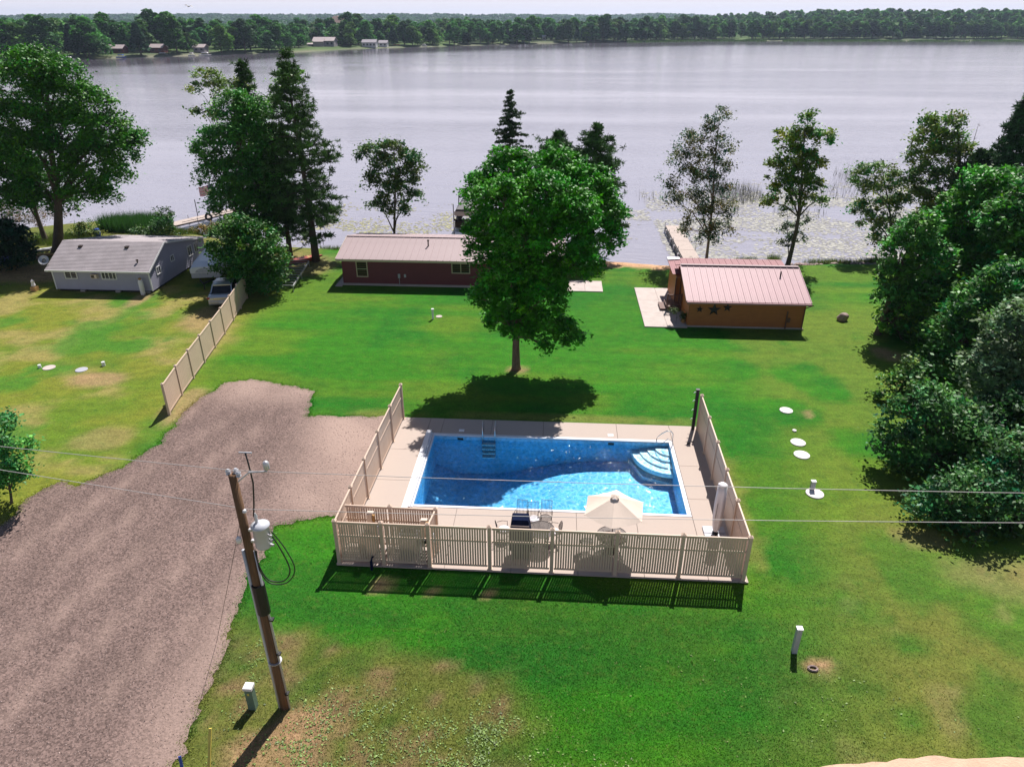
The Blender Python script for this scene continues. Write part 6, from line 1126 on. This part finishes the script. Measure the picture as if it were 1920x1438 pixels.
for i in range(12):
    cone = i in (4, 9); V, c = far_tree_mesh(2000, .62, 200 + i, 1 + .12 * math.sin(i * 2.1), cols[i % 8] if not cone else (.02, .05, .026), cone=cone); me = npmesh('far_tree', V, 4, 'far_leaf', c)
    tr = MB().tube([(0, 0, -.5), (.1, 0, 4), (0, .1, 9)], [.35, .25, .1], 6).tube([(.1, 0, 3.5), (1.8, .5, 7)], [.18, .07], 5).tube([(.1, 0, 4), (-1.8, -.4, 7.5)], [.18, .07], 5).mesh('t', 'bark')
    bm = bmesh.new(); bm.from_mesh(me); nface = len(bm.faces); bm.from_mesh(tr); bm.faces.ensure_lookup_table()
    for f in bm.faces[nface:]: f.material_index = 1
    bm.to_mesh(me); bm.free(); me.materials.append(MATS['bark']); FT.append(me)
LOTS = []
def spot(u, v, z=.9): p = gd(u, v, z); return p
mk('far_red', (0.16, 0.045, 0.04), rough=.8); mk('far_roof', (0.40, 0.33, 0.33), rough=.7, var=.1, scale=.3); mk('far_brown', (0.30, 0.19, 0.15), rough=.8, var=.2, scale=.2); mk('far_grey', (0.30, 0.27, 0.30), rough=.8); mk('far_white', (0.62, 0.60, 0.62), rough=.7); mk('far_win', (0.03, 0.035, 0.045), rough=.15)
def far_house(label, u, v, wd, dp, hw, hr, wall, roof, nwin=3, cat='house', name='lake_house', wing=None, keep=26):
    p = spot(u, v); x, y = p.x, p.y; y2 = max(y, float(far_s(x)) + 7); x *= y2 / y; y = y2; z = float(ground_z(x, y)); o = thing(name, label, cat, (x, y, z)); z -= .2
    part('wall', MB().box(x - wd / 2, y, z, x + wd / 2, y + dp, z + hw), wall, o)
    b = MB().slab((x - wd / 2 - .5, y - .6, z + hw - .1), (x + wd / 2 + .5, y - .6, z + hw - .1), (x + wd / 2 + .5, y + dp / 2, z + hw + hr), (x - wd / 2 - .5, y + dp / 2, z + hw + hr), .2).slab((x - wd / 2 - .5, y + dp / 2 + .01, z + hw + hr), (x + wd / 2 + .5, y + dp / 2 + .01, z + hw + hr), (x + wd / 2 + .5, y + dp + .6, z + hw - .1), (x - wd / 2 - .5, y + dp + .6, z + hw - .1), .2)
    part('roof', b, roof, o); part('gable', MB().poly([(x - wd / 2, y, z + hw), (x - wd / 2, y + dp, z + hw), (x - wd / 2, y + dp / 2, z + hw + hr - .2)], (.2, 0, 0)), wall, o); part('gable', MB().poly([(x + wd / 2 - .2, y, z + hw), (x + wd / 2 - .2, y + dp, z + hw), (x + wd / 2 - .2, y + dp / 2, z + hw + hr - .2)], (.2, 0, 0)), wall, o)
    for k in range(nwin): xx = x - wd / 2 + wd * (k + .5) / nwin; part('window', MB().box(xx - .7, y - .06, z + hw * .38, xx + .7, y + .05, z + hw * .75), 'far_win', o)
    if wing: part('wing', MB().box(x + wing[0], y - 2, z, x + wing[0] + wing[1], y - .01, z + hw * .85).slab((x + wing[0] - .3, y - 2.6, z + hw * .85), (x + wing[0] + wing[1] + .3, y - 2.6, z + hw * .85), (x + wing[0] + wing[1] + .3, y + 2, z + hw + hr * .7), (x + wing[0] - .3, y + 2, z + hw + hr * .7), .2), roof, o)
    d = math.hypot(x, y); LOTS.append((u, d, wd / d * F_PX / 2 + 3, keep)); return o
far_house('dark red boathouse with a pale roof on the far left shore, left of its twin', 215, 109, 11, 6, 2.8, 1.8, 'far_red', 'far_roof')
far_house('dark red boathouse with a pale roof on the far left shore, right of its twin', 295, 104.5, 7.5, 6, 3, 1.8, 'far_red', 'far_roof', 2)
far_house('small grey cabin among the far trees above the moored boats', 374, 101, 6.5, 6, 2.8, 1.6, 'far_grey', 'far_roof', 2)
far_house('wide grey brick house on the open green lawn of the far shore', 607, 88.5, 15, 9, 4.0, 2.2, 'far_grey', 'far_roof', 5, wing=(-6.5, 7), keep=60)
far_house('small dark boathouse at the water below the wide grey house', 588, 98, 7.5, 4, 1.6, .7, 'far_grey', 'far_roof', 1, 'boathouse')
far_house('white lake house shaded by trees right of the wide grey house', 692, 87.5, 10, 7, 3.6, 1.8, 'far_white', 'far_grey', 4)
far_house('small pale cottage half hidden in the trees of the far middle shore', 718, 87, 6, 6, 3, 1.6, 'far_white', 'far_grey', 2)
far_house('tiny white shed among the trees on the far middle shore', 1020, 77, 3.2, 3, 3.4, 1.2, 'far_white', 'far_white', 1, 'shed', keep=8)
for lab, u, v, d, wd, dp, hw, hr in (('larger brown roofed barn on the rise beyond the far trees', 628, 47.5, 1000, 17, 26, 4, 8.5), ('smaller brown roofed barn left of the larger one beyond the far trees', 608, 51.5, 960, 15, 22, 3, 5.5), ('long white shed beyond the far trees right of the barns', 655, 48, 1040, 20, 8, 3, 1)):
    r_ = ray(u, v); s_ = d / r_.y; x, y = r_.x * s_, d; z = H_CAM + r_.z * s_; z0_ = float(ground_z(x, y)); o = thing('barn', lab, 'barn', (x, y, z0_), 'farm buildings beyond the far shore')
    part('wall', MB().box(x - wd / 2, y, z0_ - .5, x + wd / 2, y + dp, z + hw - 2), 'far_white', o); zz = z + hw - 2
    part('roof', MB().add([(x - wd * .8, y - 1, zz), (x + wd * .8, y - 1, zz), (x + wd * .8, y + dp, zz), (x - wd * .8, y + dp, zz), (x - wd * .12, y + dp * .3, zz + hr), (x + wd * .12, y + dp * .3, zz + hr), (x + wd * .12, y + dp * .7, zz + hr), (x - wd * .12, y + dp * .7, zz + hr)], [(0, 1, 5, 4), (1, 2, 6, 5), (2, 3, 7, 6), (3, 0, 4, 7), (4, 5, 6, 7), (3, 2, 1, 0)]), 'far_brown' if 'brown' in lab else 'far_white', o)
# docks and moored boats
for lab, u, v, L_, mt in (('white moored boat nearest the left edge of the far shore', 128, 114.5, 7, 'far_white'), ('blue covered boat by the left red boathouse', 228, 110, 5, 'blue'), ('white boat on a lift by the right red boathouse', 306, 106, 6, 'far_white'), ('white boat with a canopy below the small grey cabin', 385, 105.5, 7, 'far_white'), ('small white boat left of the canopied boat', 360, 106.5, 3.5, 'far_white'),
                          ('long low dock boat with a red cover on the far middle shore', 745, 89, 10, 'canoe_red'), ('small pale rowing boat right of the red covered boat', 795, 88.5, 5, 'far_white'), ('pale boat by the tree gap on the far middle shore', 862, 85, 6, 'far_white'), ('white domed boat lift left of the reeds on the far shore', 1028, 79.5, 5, 'far_white'), ('white domed boat lift beside the reeds on the far shore', 1061, 79, 6, 'far_white'), ('tiny white boat out by the far right reeds', 1745, 76.8, 6, 'far_white')):
    p = gd(u, v, LAKE); x, y = p.x, p.y; o = thing('moored_boat', lab, 'boat', (x, y, LAKE), 'boats moored along the far shore')
    part('hull', loft([(y - 1, [(x - L_ / 2, .2 + LAKE), (x + L_ / 2 - .6, .2 + LAKE), (x + L_ / 2, .8 + LAKE), (x - L_ / 2, .8 + LAKE)]), (y + 1, [(x - L_ / 2, .2 + LAKE), (x + L_ / 2 - .6, .2 + LAKE), (x + L_ / 2, .8 + LAKE), (x - L_ / 2, .8 + LAKE)])]), 'far_grey' if mt == 'canoe_red' else mt, o)
    part('canopy', loft([(y - .9, [(x - L_ * .3, 1.5 + LAKE), (x + L_ * .25, 1.5 + LAKE), (x + L_ * .2, 1.9 + LAKE), (x - L_ * .25, 1.9 + LAKE)]), (y + .9, [(x - L_ * .3, 1.5 + LAKE), (x + L_ * .25, 1.5 + LAKE), (x + L_ * .2, 1.9 + LAKE), (x - L_ * .25, 1.9 + LAKE)])]), mt, o)
    for q in (-.25, .2): part('strut', MB().box(x + L_ * q - .08, y - .08, LAKE + .7, x + L_ * q + .08, y + .08, LAKE + 1.55), 'far_grey', o)
def u_of(x, y): # horizontal sight position, only used to keep trees off the lots
    X_ = x * _c + y * _s; Y_ = -x * _s + y * _c; return 960 + F_PX * X_ / (Y_ * math.cos(PITCH) + 18 * math.sin(PITCH))
pts = []
def lots_free(x, y, pad=0):
    u = u_of(x, y); d = math.hypot(x, y)
    for (lu, ld, lw, kp) in LOTS:
        if abs(u - lu) < lw + pad and d < ld + (12 if kp < 50 else 26): return False
    if 1372 < u < 1398 and d < 860 + 0: return False
    if 1712 < u < 1728 and d < 870: return False
    if 630 < u < 652 and d < 575: return False
    if 640 < u < 676 and d < 560 and g.random() < .6: return False
    return True
tries = 0; rows = [(7, 20, 155), (22, 42, 125), (46, 78, 96)]
for e0, e1, n in rows:
    xs_ = np.linspace(-345, 560, n) + g.normal(size=n) * 2.0
    for x in xs_:
        e = g.uniform(e0, e1) + (14 if x > 150 and e0 < 20 else 0); y = float(far_s(x)) + e
        if lots_free(x, y, 13 if e0 < 20 else 2) and -50 < u_of(x, y) < 1970: pts.append((x, y, e))
ORD = ['first', 'second', 'third', 'fourth', 'fifth', 'sixth', 'seventh', 'eighth', 'ninth', 'tenth', 'eleventh', 'twelfth', 'thirteenth', 'fourteenth', 'fifteenth', 'sixteenth', 'seventeenth', 'eighteenth', 'nineteenth', 'twentieth']
MARKS = [(-9999, 'the far left edge'), (128, 'the leftmost white boat'), (215, 'the left red boathouse'), (295, 'the right red boathouse'), (374, 'the grey cabin'), (607, 'the wide grey house'), (692, 'the white lake house'), (745, 'the red covered boat'), (795, 'the rowing boat'), (862, 'the pale gap boat'), (940, 'the shore centre'), (1020, 'the tiny white shed'), (1061, 'the right boat lift'), (1180, 'the first reeds'), (1385, 'the bright field gap'), (1500, 'the right shore centre'), (1620, 'the hill top'), (1720, 'the grassy notch'), (1830, 'the far right hill')]
info = []
for i, (x, y, e) in enumerate(pts[:292]):
    k = int(g.integers(0, 12)); row = 0 if e < 40 - 0 and e < (36 if x > 150 else 21) else (1 if e < 60 else 2); u = u_of(x, y); mi = max(j for j, m_ in enumerate(MARKS) if m_[0] <= u); info.append((x, y, e, k, row, mi, u))
cntr = {}
for (x, y, e, k, row, mi, u) in sorted(info, key=lambda q: q[6]):
    key = (row, mi); c_ = cntr[key] = cntr.get(key, 0) + 1; rn = ['front', 'middle', 'back'][row]
    lab = '%s %s, %s in the %s row right of %s' % ('pointed dark' if k in (4, 9) else CWORD[k % 8], 'evergreen' if k in (4, 9) else 'tree', ORD[min(c_ - 1, 19)], rn, MARKS[mi][1])
    s_ = g.uniform(.68, 1.28) * (1.0 if x < -60 else (1.08 if x < 150 else .9)) * (1.12 if x < -100 and e > 45 else 1)
    o = link('far_tree', FT[k], None, (x, y, float(ground_z(x, y))), (0, 0, g.uniform(0, 6.28)), label=lab, category='tree', group=rn + ' row trees of the far shore'); o.scale = (s_ * g.uniform(1.0, 1.3), s_ * 1.15, s_)
# the woods behind and beyond the frame, read as one mass
Vs, Cs = [], []; proto = [far_tree_mesh(300, 1.5, 300 + i, 1 + .1 * math.sin(i), cols[i % 8]) for i in range(8)]
cnt = 0
for _ in range(6000):
    x = g.uniform(-420, 760); e = g.uniform(60, 620) if x > 130 else g.uniform(60, 260)
    if g.random() < .22: x = g.uniform(-900, -350) if g.random() < .6 else g.uniform(640, 1000); e = g.uniform(6, 120)
    y = float(far_s(x)) + e
    if -350 < x < 640 and fbm(np.array(x), np.array(y), .008, 3) < (.40 if x > 130 else .44) and e > 110: continue
    if -175 < x < -60 and e > 230: continue
    if -350 < x < -170 and e > 150 + 60 * math.sin(x * .02): continue
    if not lots_free(x, y): continue
    V, c = proto[int(g.integers(0, 8))]; s_ = g.uniform(.8, 1.15); a = g.uniform(0, 6.28); ca_, sa_ = math.cos(a) * s_, math.sin(a) * s_; Q = V.copy(); Q[..., 0] = V[..., 0] * ca_ - V[..., 1] * sa_ + x; Q[..., 1] = V[..., 0] * sa_ + V[..., 1] * ca_ + y; Q[..., 2] = V[..., 2] * s_ + float(ground_z(x, y)); Vs.append(Q); Cs.append(c * g.uniform(.7, 1.3)); cnt += 1
    if cnt > 1550: break
stuff('far_woods', npmesh('far_woods', np.concatenate(Vs), 4, 'far_leaf', np.concatenate(Cs)))
# wooded ridges on the horizon
Vs, Cs = [], []
for _ in range(5200):
    x = g.uniform(-1900, 2300); e = g.uniform(900, 2700); y = float(far_s(x)) + e
    fd = float(fbm(np.array(x), np.array(y), .003, 3))
    if e < 1500 and fd < .56: continue
    k = 26; d = unit(k, g); d[:, 2] = np.abs(d[:, 2]); r_ = g.uniform(6, 11); C = np.array([x, y, float(ground_z(x, y)) - 1]) + d * r_ * np.array([1.5, 1, .95]); Vs.append(leafcards(C, 4.5, g, .6, .8)); Cs.append(np.array([[.03, .07, .032]]) * g.uniform(.6, 1.4) * g.uniform(.8, 1.2, (k, 1)))
stuff('ridge_woods', npmesh('ridge_woods', np.concatenate(Vs), 4, 'far_leaf', np.concatenate(Cs)))
# pale reed belt in front of the far right shore
n = 26000; x = g.uniform(60, 620, n); y = far_s(x) - g.uniform(-6, 9, n) - 12 * sstep(150, 400, x) * g.random(n); k = fbm(x, y * .2, .03, 3) > .38; x, y = x[k], y[k]; V, c = blades(x, y, g.uniform(.8, 1.8, len(x)), .35, rcol(len(x), (.10, .17, .05), .2), .1, -.5); stuff('far_reeds', npmesh('far_reeds', V, 3, 'leaf', c))
